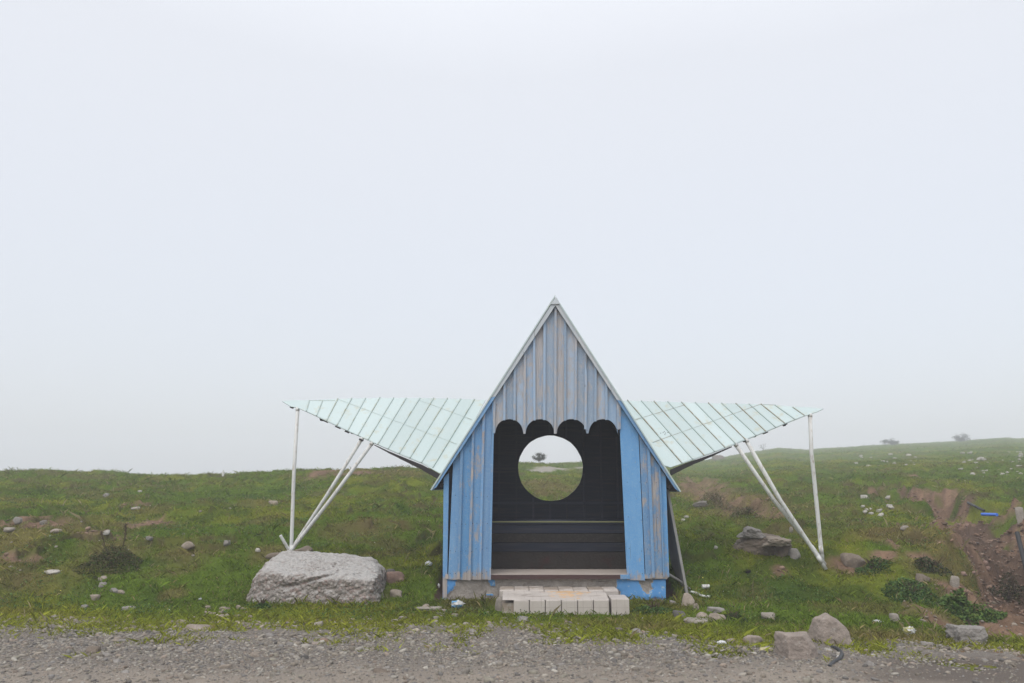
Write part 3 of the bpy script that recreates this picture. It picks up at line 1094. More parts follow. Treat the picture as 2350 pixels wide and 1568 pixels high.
angs = sorted(set([2 * math.pi * k / 96 for k in range(96)] + [math.atan2(pz - hc.z, px_ - hc.x) % (2 * math.pi) for px_, pz in pent]))
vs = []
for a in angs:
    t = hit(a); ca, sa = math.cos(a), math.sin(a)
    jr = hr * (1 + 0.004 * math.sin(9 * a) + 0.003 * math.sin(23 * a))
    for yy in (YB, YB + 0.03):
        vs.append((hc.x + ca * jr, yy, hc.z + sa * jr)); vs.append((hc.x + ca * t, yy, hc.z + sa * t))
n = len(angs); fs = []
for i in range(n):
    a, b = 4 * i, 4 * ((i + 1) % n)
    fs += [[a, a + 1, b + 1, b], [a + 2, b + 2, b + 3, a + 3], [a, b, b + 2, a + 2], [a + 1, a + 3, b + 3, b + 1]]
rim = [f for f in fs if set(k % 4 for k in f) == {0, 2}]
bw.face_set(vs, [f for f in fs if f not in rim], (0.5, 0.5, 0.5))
bw.face_set(vs, rim, (0.5, 0.3, 0.5), 1)  # hole rim in paler wood, its lit edge put into the colour
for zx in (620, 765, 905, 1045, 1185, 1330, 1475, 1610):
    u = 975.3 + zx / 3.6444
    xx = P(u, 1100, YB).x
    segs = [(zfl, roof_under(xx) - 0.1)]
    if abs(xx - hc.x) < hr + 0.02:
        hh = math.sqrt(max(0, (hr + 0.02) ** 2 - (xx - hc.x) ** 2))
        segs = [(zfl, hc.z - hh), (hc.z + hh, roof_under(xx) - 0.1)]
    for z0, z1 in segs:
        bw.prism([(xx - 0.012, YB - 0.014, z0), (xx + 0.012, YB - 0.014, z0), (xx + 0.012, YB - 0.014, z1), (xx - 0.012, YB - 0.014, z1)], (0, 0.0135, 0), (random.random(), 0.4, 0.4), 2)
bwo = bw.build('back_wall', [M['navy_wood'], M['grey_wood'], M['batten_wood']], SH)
tr = MB()
z0 = P(1263, 1157.5, YB).z; z1 = P(1263, 1152, YB).z
tr.box((xl + 0.05, YB - 0.035, z0), (xr - 0.05, YB - 0.0155, z1), (0.9, 0.4, 0.4))
tr.build('wall_rail', M['batten_wood'], bwo)

# bench across the back
YBE = 10.46
be = empty('bench_tmp', (0, 0, 0), None, None) if False else None
zs = P(1276, 1196.5, YBE).z
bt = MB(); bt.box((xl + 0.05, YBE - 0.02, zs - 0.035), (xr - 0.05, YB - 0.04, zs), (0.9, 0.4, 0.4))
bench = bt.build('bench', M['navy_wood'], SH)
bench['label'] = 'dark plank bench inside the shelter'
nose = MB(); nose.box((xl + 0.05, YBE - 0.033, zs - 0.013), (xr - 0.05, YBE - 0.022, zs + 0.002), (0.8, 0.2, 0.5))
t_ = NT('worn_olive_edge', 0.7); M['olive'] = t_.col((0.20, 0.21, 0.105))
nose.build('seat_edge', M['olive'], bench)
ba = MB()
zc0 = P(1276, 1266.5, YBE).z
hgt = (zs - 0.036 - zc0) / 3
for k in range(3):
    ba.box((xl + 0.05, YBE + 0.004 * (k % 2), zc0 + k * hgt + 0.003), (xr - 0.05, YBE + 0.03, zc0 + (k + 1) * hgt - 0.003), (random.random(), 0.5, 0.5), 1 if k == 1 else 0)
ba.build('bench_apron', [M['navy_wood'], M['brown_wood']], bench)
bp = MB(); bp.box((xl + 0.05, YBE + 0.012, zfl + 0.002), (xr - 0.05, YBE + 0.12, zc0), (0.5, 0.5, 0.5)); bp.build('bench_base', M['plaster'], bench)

# floor slab, sill, plinth
fl_ = MB(); fl_.box((xl + 0.03, 9.845, zfl - 0.05), (xr - 0.03, YB - 0.01, zfl), (0.5, 0.5, 0.5)); fl_.build('floor', M['floor'], SH)
si = MB(); za = P(1276, 1329.5, YF).z
si.box((P(1124, 1325, YF).x, 9.815, za), (P(1424, 1325, YF).x, 9.843, zfl - 0.004), (0.5, 0.3, 0.4), 0)
si.box((P(1424.3, 1325, YF).x, 9.814, za), (P(1446, 1325, YF).x, 9.843, zfl - 0.002), (0.4, -0.3, 0.9), 1)
si.build('door_sill', [M['maroon_wood'], M['blue_wood']], SH)


def in_poly(u, v, pts):
    r = False
    n_ = len(pts)
    for i in range(n_):
        (a, b), (c_, d) = pts[i], pts[(i + 1) % n_]
        if (b > v) != (d > v) and u < (c_ - a) * (v - b) / (d - b) + a:
            r = not r
    return r


PAINT = [[(1010, 1325), (1048, 1331), (1047, 1340), (1038, 1354), (1030, 1362), (1010, 1362)], [(1120, 1328), (1136, 1330), (1134, 1345), (1124, 1346)],
         [(1414, 1322), (1466, 1330), (1470, 1345), (1478, 1360), (1487, 1364), (1498, 1352), (1494, 1342), (1500, 1330), (1540, 1328), (1540, 1392), (1526, 1390), (1522, 1378), (1505, 1372), (1492, 1375), (1478, 1392), (1440, 1392), (1420, 1380), (1424, 1362), (1416, 1348)],
         [(1118, 1362), (1132, 1362), (1132, 1368), (1118, 1368)]]
pl = MB()
nu, nv = 130, 20
ua, ub, va, vb = 1016.0, 1528.0, 1329.0, 1402.0
gv = []; gc = []
for j in range(nv + 1):
    for i in range(nu + 1):
        u = ua + (ub - ua) * i / nu; v = va + (vb - va) * j / nv
        p = P(u, v, 9.87)
        hole = any(in_poly(u, v, q) for q in PAINT)
        d = (fbm2(np.array([p.x * 9]), np.array([p.z * 9]), 7, 4)[0] - 0.5)
        p.y += -0.0 + (0.0 if hole else 0.022) + d * (0.015 if hole else 0.05)
        gv.append(p); gc.append((0.86 if hole else 0.12, 0, 0, 1))
b = len(pl.v)
pl.v += gv; pl.c += gc
for j in range(nv):
    for i in range(nu):
        q = b + j * (nu + 1) + i
        pl.f.append([q, q + 1, q + nu + 2, q + nu + 1]); pl.m.append(0)
x0 = P(1016, 1360, 9.87).x; x1 = P(1528, 1360, 9.87).x
pl.box((x0, 9.93, -0.15), (x1, YB + 0.05, 0.298), (0.12, 0, 0))
pl.box((x0, 9.885, -0.15), (x0 + 0.012, 9.929, 0.295), (0.8, 0, 0))
pl.box((x1 - 0.012, 9.885, -0.15), (x1, 9.929, 0.295), (0.8, 0, 0))
pl.box((x0, 9.90, 0.26), (x1, 9.929, 0.296), (0.12, 0, 0))
pl.build('plinth', M['plinth'], SH, smooth=True)

# ------------------------------------------------------------------ roof wings on poles
W3 = lambda zx, zy: (619.6 + zx / 3.643, 889.3 + zy / 3.643)
W4 = lambda zx, zy: (1405.6 + zx / 3.645, 889.3 + zy / 3.645)
LOWL = [(305, 200), (390, 240), (475, 277), (560, 320), (650, 365), (735, 403), (820, 440), (900, 480), (985, 518), (1080, 555), (1170, 592), (1265, 632), (1360, 672)]
UPPL = [(330, 110), (440, 113), (570, 96), (685, 91), (800, 92), (920, 86), (1035, 89), (1140, 90), (1255, 90), (1370, 90), (1485, 92), (1595, 96), (1710, 100)]
LOWR = [(580, 635), (670, 603), (765, 571), (855, 540), (940, 505), (1025, 470), (1110, 438), (1200, 405), (1280, 370), (1365, 337), (1440, 303), (1525, 270), (1605, 238)]
UPPR = [(125, 110), (240, 114), (345, 118), (460, 121), (575, 125), (690, 128), (800, 132), (912, 134), (1030, 136), (1140, 140), (1240, 142), (1355, 150), (1505, 168)]


def wing(left):
    cv = W3 if left else W4
    if left:
        B, T, A = P(*cv(1420, 715), 10.05), P(*cv(100, 115), 11.05), P(*cv(1715, 98), 10.95)
        low, upp = LOWL, UPPL
        outl = [(100, 115), (175, 160), (225, 168), (305, 202), (560, 322), (820, 442), (1080, 557), (1270, 634), (1420, 717), (1500, 690), (1800, 105), (1600, 96), (1250, 88), (1035, 89), (800, 92), (570, 95), (330, 108), (215, 106)]
        cross = [((580, 105), (1560, 475)), ((1245, 108), (1690, 272)), ((330, 112), (545, 112))]
    else:
        B, T, A = P(*cv(500, 690), 10.05), P(*cv(1760, 178), 11.05), P(*cv(90, 110), 10.95)
        low, upp = LOWR, UPPR
        outl = [(1765, 178), (1710, 205), (1605, 240), (1440, 305), (1280, 373), (1110, 440), (940, 508), (765, 573), (580, 637), (485, 668), (400, 640), (20, 108), (130, 112), (460, 120), (800, 132), (1140, 140), (1360, 146), (1500, 160), (1640, 166)]
        cross = [((335, 462), (1240, 142)), ((190, 272), (600, 150)), ((1240, 145), (1350, 149))]
    n = (A - B).cross(T - B).normalized()
    if n.y > 0: n = -n
    pt = lambda q: on_plane(*cv(*q), B, n)
    mb = MB()
    # sheets: one panel per seam bay so that each keeps its own tone
    outp = [pt(q) for q in outl]
    mb.prism(outp, -n * 0.010, (0.5, 0.4, 0.5), 0)
    for i in range(len(low) - 1):
        a, b_, c_, d = pt(low[i]), pt(low[i + 1]), pt(upp[i + 1]), pt(upp[i])
        cen = (a + b_ + c_ + d) / 4
        mb.prism([q + (cen - q) * 0.012 + n * 0.004 for q in (a, b_, c_, d)], n * -0.003, (random.random(), 0.4, 0.5), 0)
    for i in range(len(low)):
        h = 0.014
        rust = 0.25 if left else (0.60 if i % 2 == 0 else 0.2)
        mb.bar(pt(low[i]) + n * (h / 2 + 0.001), pt(upp[i]) + n * (h / 2 + 0.001), 0.012, h, n, (random.random(), rust, 0.5), 1)
    for a, b_ in cross:
        mb.bar(pt(a) + n * 0.006, pt(b_) + n * 0.006, 0.006, 0.003, n, (0.5, 0.55, 0.5), 1)
    if not left:
        for _ in range(11):
            q = pt((random.gauss(440, 35), random.gauss(385, 18))) + n * 0.006
            mb.tube([q, q + n * 0.002], 0.006, 8, (0, 0, 0), 2)
    wg = mb.build('roof_wing', [M['sheet'], M['rib_pale'] if left else M['rib'], M['dark']], SH)
    wg['label'] = ('left' if left else 'right') + ' triangular pale mint sheet metal roof wing'
    # eave beam and rafters underneath
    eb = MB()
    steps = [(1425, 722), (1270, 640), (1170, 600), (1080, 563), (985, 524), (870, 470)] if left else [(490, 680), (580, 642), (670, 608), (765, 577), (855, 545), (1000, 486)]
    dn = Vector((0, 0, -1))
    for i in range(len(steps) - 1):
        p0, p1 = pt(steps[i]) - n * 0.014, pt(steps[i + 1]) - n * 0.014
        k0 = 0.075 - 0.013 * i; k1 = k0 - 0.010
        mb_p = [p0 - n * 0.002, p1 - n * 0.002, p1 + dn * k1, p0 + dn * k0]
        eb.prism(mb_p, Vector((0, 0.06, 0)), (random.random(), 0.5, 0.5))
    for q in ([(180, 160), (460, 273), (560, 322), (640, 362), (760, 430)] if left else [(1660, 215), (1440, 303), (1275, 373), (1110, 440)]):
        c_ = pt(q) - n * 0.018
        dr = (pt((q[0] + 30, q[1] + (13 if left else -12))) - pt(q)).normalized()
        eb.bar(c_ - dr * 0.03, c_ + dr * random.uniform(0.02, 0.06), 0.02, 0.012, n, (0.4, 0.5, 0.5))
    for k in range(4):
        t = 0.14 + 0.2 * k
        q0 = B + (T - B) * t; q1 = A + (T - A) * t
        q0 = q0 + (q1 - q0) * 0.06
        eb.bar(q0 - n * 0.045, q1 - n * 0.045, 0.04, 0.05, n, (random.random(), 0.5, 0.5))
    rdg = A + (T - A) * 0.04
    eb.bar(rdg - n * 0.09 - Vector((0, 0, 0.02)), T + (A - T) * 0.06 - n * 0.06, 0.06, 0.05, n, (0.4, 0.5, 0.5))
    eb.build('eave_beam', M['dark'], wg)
    # poles
    def pole(pts, r=0.025):
        m_ = MB(); m_.tube(pts, r, 14)
        q0, q1 = Vector(pts[0]), Vector(pts[1]); d_ = (q1 - q0).normalized()
        m_.tube([q0 + d_ * 0.01, q0 + d_ * 0.05], r * 1.10, 14)
        f_ = Vector(pts[-2]); e_ = (Vector(pts[-1]) - f_).normalized(); b0 = f_ - e_ * 0.06
        m_.tube([b0, f_ + e_ * 0.05], r * 1.06, 14)
        return m_.build('support_pole', M['pole'], wg, smooth=True)
    def foot(u, v):
        g = G(u, v); return g
    if left:
        f1 = P(668.5, 1262, 11.0)
        top1 = pt((231, 160)) - n * 0.012
        pole([top1, (top1 + f1) / 2 + Vector((-0.012, 0, 0)), f1, f1 + (f1 - top1).normalized() * 0.18])
        f2 = P(671, 1258, 11.05); t2 = pt((775, 412)) - n * 0.012
        pole([t2, (t2 + f2) / 2 + Vector((0.0, 0, -0.02)), f2, f2 + (f2 - t2).normalized() * 0.15], 0.023)
        f3 = P(669, 1262, 10.92); t3 = pt((862, 448)) - n * 0.012
        pole([t3, (t3 + f3) / 2 + Vector((0.0, 0, -0.02)), f3, f3 + (f3 - t3).normalized() * 0.15], 0.024)
        s_ = MB(); a = P(643.5, 1229, 10.85); b_ = P(666, 1268, 10.93)
        s_.tube([a, b_, b_ + (b_ - a) * 0.25], 0.020, 12)
        s_.build('broken_pole_stub', M['pole'], wg)
    else:
        f1 = P(1884.5, 1263, 11.0); top1 = pt((1655, 212)) - n * 0.012
        pole([top1, P(1862, 1040, 10.95), P(1866, 1075, 10.96), f1, f1 + Vector((0.01, 0, -0.15))], 0.027)
        f2 = P(1881, 1284, 10.72); t2 = pt((1112, 424)) - n * 0.012
        pole([t2, (t2 + f2) / 2 + Vector((-0.02, 0, -0.03)), f2, f2 + (f2 - t2).normalized() * 0.15], 0.027)
        f3 = P(1868, 1262, 10.85); t3 = pt((1022, 458)) - n * 0.012
        pole([t3, (t3 + f3) / 2 + Vector((-0.02, 0, -0.03)), f3, f3 + (f3 - t3).normalized() * 0.25], 0.026)
    return wg


wing(True)
wing(False)

# ------------------------------------------------------------------ steps in front of the door
stp = empty('tiled_steps', (P(1300, 1414, 9.04).x, 9.3, 0.0), 'low cream tiled concrete steps in front of the shelter opening', 'steps')
zt = P(1290, 1375, 9.05).z
lo = MB()
edges = [1178.3, 1215.2, 1251.8, 1288.6, 1326.0, 1362.2, 1399.0]
xg = [P(u, 1395, 9.05).x for u in edges]
for i in range(6):
    jy = random.uniform(-0.006, 0.006)
    lo.box((xg[i] + 0.003, 9.05 + jy, -0.12), (xg[i + 1] - 0.004, 9.11, zt - 0.012 + random.uniform(-0.006, 0.004)), (0, random.uniform(0.08, 0.30), random.random()))
lo.box((P(1403.5, 1395, 9.05).x, 9.045, -0.12), (P(1444.5, 1395, 9.05).x, 9.40, zt + 0.002), (0.05, 0.05, 0.2))
lo.build('lower_riser', M['tile'], stp, bevel=0.009)
tp = MB()
nu, nv = 40, 10
xa, xb = xg[0] - 0.12, xg[-1]
gv = []; gc = []
for j in range(nv + 1):
    for i in range(nu + 1):
        fx = i / nu; fy = j / nv
        xx = xa + (xb - xa) * fx; yy = 9.07 + 0.48 * fy
        nn = fbm2(np.array([xx * 5]), np.array([yy * 5]), 44, 4)[0]
        zz_ = zt - 0.014 + 0.035 * math.sin(math.pi * fy * 0.6) * (0.4 + nn) + 0.012 * (nn - 0.5)
        gv.append(Vector((xx, yy, zz_)))
        gc.append((0.62 * math.exp(-((fx - 0.62) / 0.33) ** 2) * (0.6 + 0.6 * fy), 0.25 + 0.3 * (nn - 0.4), 0, 1))
tp.v += gv; tp.c += gc
for j in range(nv):
    for i in range(nu):
        q = j * (nu + 1) + i
        tp.f.append([q, q + 1, q + nu + 2, q + nu + 1]); tp.m.append(0)
tp.box((xa, 9.112, -0.1), (xb, 9.54, zt - 0.05), (0.1, 0.7, 0))
tp.build('lower_tread', M['tile'], stp, smooth=False)
zu = P(1280, 1356.0, 9.55).z + 0.004
up = MB()
ua_, ub_ = P(1146, 1360, 9.55).x, P(1420, 1360, 9.55).x
ne = 8
for i in range(ne):
    a = ua_ + (ub_ - ua_) * i / ne; b_ = ua_ + (ub_ - ua_) * (i + 1) / ne
    j = random.uniform(-0.004, 0.004)
    up.box((a + 0.001, 9.55 + j, zt - 0.1), (b_ - 0.002, 9.62, zu + j), (0.0, 0.15, random.random()))
    up.box((a + 0.001, 9.622, zt - 0.1), (b_ - 0.002, 9.868, zu + 0.006 + j * 2), (0.0, random.uniform(0.45, 0.8), random.random()))
up.build('upper_step', M['tile'], stp, bevel=0.010)

# ------------------------------------------------------------------ rocks
_ICO = {}


def ico(sub):
    if sub not in _ICO:
        bm = bmesh.new()
        bmesh.ops.create_icosphere(bm, subdivisions=sub, radius=1.0)
        v = np.array([q.co[:] for q in bm.verts]); v /= np.linalg.norm(v, axis=1)[:, None]
        f = np.array([[q.index for q in g.verts] for g in bm.faces])
        bm.free()
        _ICO[sub] = (v, f)
    return _ICO[sub]


def rock_pts(sub, dims, seed, sharp=14, nplanes=11, planes=None, rough=0.06, nscale=2.2):
    v, f = ico(sub)
    r = np.random.default_rng(seed)
    if planes is None:
        pn = r.normal(size=(nplanes, 3)); pn /= np.linalg.norm(pn, axis=1)[:, None]
        po = r.uniform(0.62, 1.0, nplanes)
        pn = np.vstack([pn, [[0, 0, 1], [1, 0, 0], [-1, 0, 0], [0, 1, 0], [0, -1, 0], [0, 0, -1]]]); po = np.concatenate([po, r.uniform(0.85, 1.0, 6)])
    else:
        pn = np.array([q[:3] for q in planes], float); po = np.array([q[3] for q in planes], float)
        ln = np.linalg.norm(pn, axis=1); pn /= ln[:, None]
    q = np.maximum(v @ pn.T, 0) / po[None, :]
    rad = (q ** sharp).sum(1) ** (-1.0 / sharp)
    p = v * rad[:, None]
    s = seed % 1000
    if planes is None:
        d = 1 + rough * (fbm3(p + s, nscale, s, 5) - 0.5) * 2
        return p * d[:, None] * np.array(dims)[None, :], f
    return p, f


def finish_rock(name, p, f, loc, rotz, mat, col, label, cat, group, smooth=True):
    ca, sa = math.cos(rotz), math.sin(rotz)
    q = p.copy()
    q[:, 0] = p[:, 0] * ca - p[:, 1] * sa; q[:, 1] = p[:, 0] * sa + p[:, 1] * ca
    o = mesh_np(name, q, f.ravel(), 3, None, [mat], smooth)
    o.location = loc
    o.color = (*col, 1)
    return tag(o, label, cat, group)


COLS = {'grey': (0.225, 0.21, 0.195), 'tan': (0.265, 0.225, 0.185), 'pink': (0.262, 0.222, 0.192), 'white': (0.36, 0.34, 0.31), 'dark': (0.10, 0.095, 0.09), 'red': (0.23, 0.155, 0.125), 'brown': (0.165, 0.135, 0.108), 'pale': (0.25, 0.225, 0.195)}
ROCK_N = 0


def rock(u, v, wd, ht, col, label, name='stone', group=None, flat=1.0, depth=0.75, sharp=16, planes=11, sub=None, rz=None, Y=None):
    """a stone seen centred on (u, v), wd by ht photo pixels, resting on the ground"""
    global ROCK_N
    ROCK_N += 1
    g = G(u, v + ht * 0.42)
    k = math.hypot(g.y, g.x * 0.0) / FPX * 1.0
    wm = wd * k; hm = ht * k
    if sub is None:
        sub = 4 if wd > 34 else 3 if wd > 13 else 2
    r = np.random.default_rng(ROCK_N * 77)
    dims = (wm / 2 * 1.08, wm / 2 * depth, hm * 0.68)
    p, f = rock_pts(sub, dims, ROCK_N * 131 + 7, sharp, planes, rough=0.17)
    # keep seen width as asked
    p[:, 0] *= wm / max(1e-6, np.ptp(p[:, 0]))
    zmax = p[:, 2].max()
    p[:, 2] *= hm * 0.70 / zmax
    c = np.array(COLS[col]) * r.uniform(0.88, 1.14)
    cat = 'rock' if wd > 30 else 'stone'
    rzv = (r.uniform(-0.25, 0.25) if rz is None else rz)
    loc = (g.x, g.y + dims[1] * 0.35, HZ(g.x, g.y + dims[1] * 0.35) + hm * 0.06)
    return finish_rock(name, p, f, loc, rzv, M['rock'], tuple(c), label, cat, group)


# the big pale boulder
bc = P(728, 1345, 10.02)
bpl = [(-1, -0.05, 0.32, 0.76), (1, 0.02, 0.10, 0.79), (0, -1, 0.10, 0.42), (0, 1, 0.1, 0.55), (0, 0, -1, 0.45), (0.06, -0.22, 1, 0.245), (-0.75, -0.62, 0.45, 0.72), (0.62, -0.80, 0.05, 0.76),
       (-0.7, -0.1, 0.8, 0.62), (0.55, 0.0, 1, 0.54), (0.0, -0.9, 0.8, 0.455), (-0.9, -0.45, -0.1, 0.83)]
p, f = rock_pts(7, None, 5, 16, planes=bpl)
p = p * (1 + 0.10 * (fbm3(p + 3, 2.2, 11, 4) - 0.5))[:, None]
nrm_ = p / np.linalg.norm(p, axis=1)[:, None]
p = p + nrm_ * (0.085 * (fbm3(p + 9, 7, 21, 5) - 0.5))[:, None] + nrm_ * (0.050 * (fbm3(p + 5, 24, 23, 4) - 0.5))[:, None]
# a long crack across the front shoulder
cr_ = np.exp(-((p[:, 2] - 0.10 - 0.05 * np.sin(p[:, 0] * 5) - 0.04 * p[:, 0]) / 0.022) ** 2) * sstep(-0.45, -0.3, p[:, 0]) * sstep(0.35, 0.15, p[:, 0]) * (p[:, 1] < 0)
p = p - nrm_ * (0.03 * cr_)[:, None]
o = finish_rock('boulder', p, f, tuple(bc), 0.0, M['boulder'], (0.4, 0.4, 0.4), 'large pale conglomerate boulder beside the gravel road left of the shelter', 'boulder', None)

# dark layered outcrop below the right wing
def block(u, v, wd, ht, col, label, pl_, sub=6, name='rock', Y=None, rough=0.12, rz=0.0, depth=0.8):
    g = G(u, v + ht * 0.45)
    yy = Y or g.y
    k = yy / FPX
    wm, hm = wd * k, ht * k
    p_, f_ = rock_pts(sub, None, 3, 26, planes=pl_)
    s = int(u) % 97
    p_ = p_ * (1 + rough * 2 * (fbm3(p_ + s, 1.6, s, 5) - 0.5) + 0.10 * (fbm3(p_ + s, 6.0, s + 2, 4) - 0.5) + 0.05 * (np.abs(fbm3(p_ * np.array([1, 1, 2.5]) + s, 3.0, s + 5, 3) - 0.5)))[:, None]
    p_[:, 0] *= wm / np.ptp(p_[:, 0]); p_[:, 1] *= wm * depth / np.ptp(p_[:, 1]); p_[:, 2] *= hm * 1.12 / np.ptp(p_[:, 2])
    p_[:, 2] -= p_[:, 2].min()
    loc = P(u, v, yy)
    loc.x -= (p_[:, 0].max() + p_[:, 0].min()) / 2
    loc.z = P(u, v + ht / 2, yy).z - hm * 0.10
    return finish_rock(name, p_, f_, loc, rz, M['rock'], COLS[col], label, 'rock', None)


block(1905, 1448, 86, 62, 'pink', 'big pinkish angular rock in the grass, rear one of the roadside pair',
      [(-1, -0.3, 0.25, 0.9), (0.55, -0.2, 1, 0.75), (-0.4, -0.1, 1, 0.95), (1, 0, 0.2, 1.0), (0, -1, 0.25, 0.8), (-0.5, -1, 0.3, 0.85), (0, 1, 0.2, 0.9), (0, 0, -1, 0.9), (0.5, -1, 0.5, 0.85)])
block(1834, 1487, 90, 54, 'pink', 'big pinkish flat-topped block at the gravel edge, front one of the roadside pair',
      [(-1, -0.2, 0.05, 0.95), (0.0, 0.0, 1, 0.72), (0.75, -0.45, 0.62, 0.75), (1, 0, 0.3, 1.1), (0, -1, 0.12, 0.7), (0, 1, 0.2, 0.9), (0, 0, -1, 0.8), (0.8, -0.9, 0.2, 0.8)])
OUTP = [(-1, 0, 0.5, 0.9), (0.3, -0.2, 1, 0.62), (-0.5, -0.1, 1, 0.8), (1, 0, 0.3, 1.1), (0, -1, -0.35, 0.62), (0, 1, 0.2, 0.9), (0, 0, -1, 0.8), (0.5, -0.8, 0.0, 0.7), (-0.4, -0.8, -0.1, 0.72)]
block(1750, 1250, 132, 62, 'brown', 'dark layered rock outcrop in the grass below the right wing', OUTP, sub=6, rough=0.42, Y=11.35)
block(1727, 1222, 62, 24, 'grey', 'jutting grey slab on top of the dark outcrop', OUTP, rough=0.38, Y=11.2)
block(1786, 1243, 76, 20, 'tan', 'flat tan slab at the right end of the dark outcrop', OUTP, rough=0.36, Y=11.05)
block(2222, 1459, 74, 38, 'grey', 'broken grey concrete lump beside the earth bank on the far right',
      [(-1, -0.1, 0.1, 0.95), (0.05, 0, 1, 0.6), (1, 0, 0.1, 1.0), (0, -1, 0.08, 0.7), (0, 1, 0.2, 0.9), (0, 0, -1, 0.8), (0.7, -0.8, 0.3, 0.9)], rough=0.26)

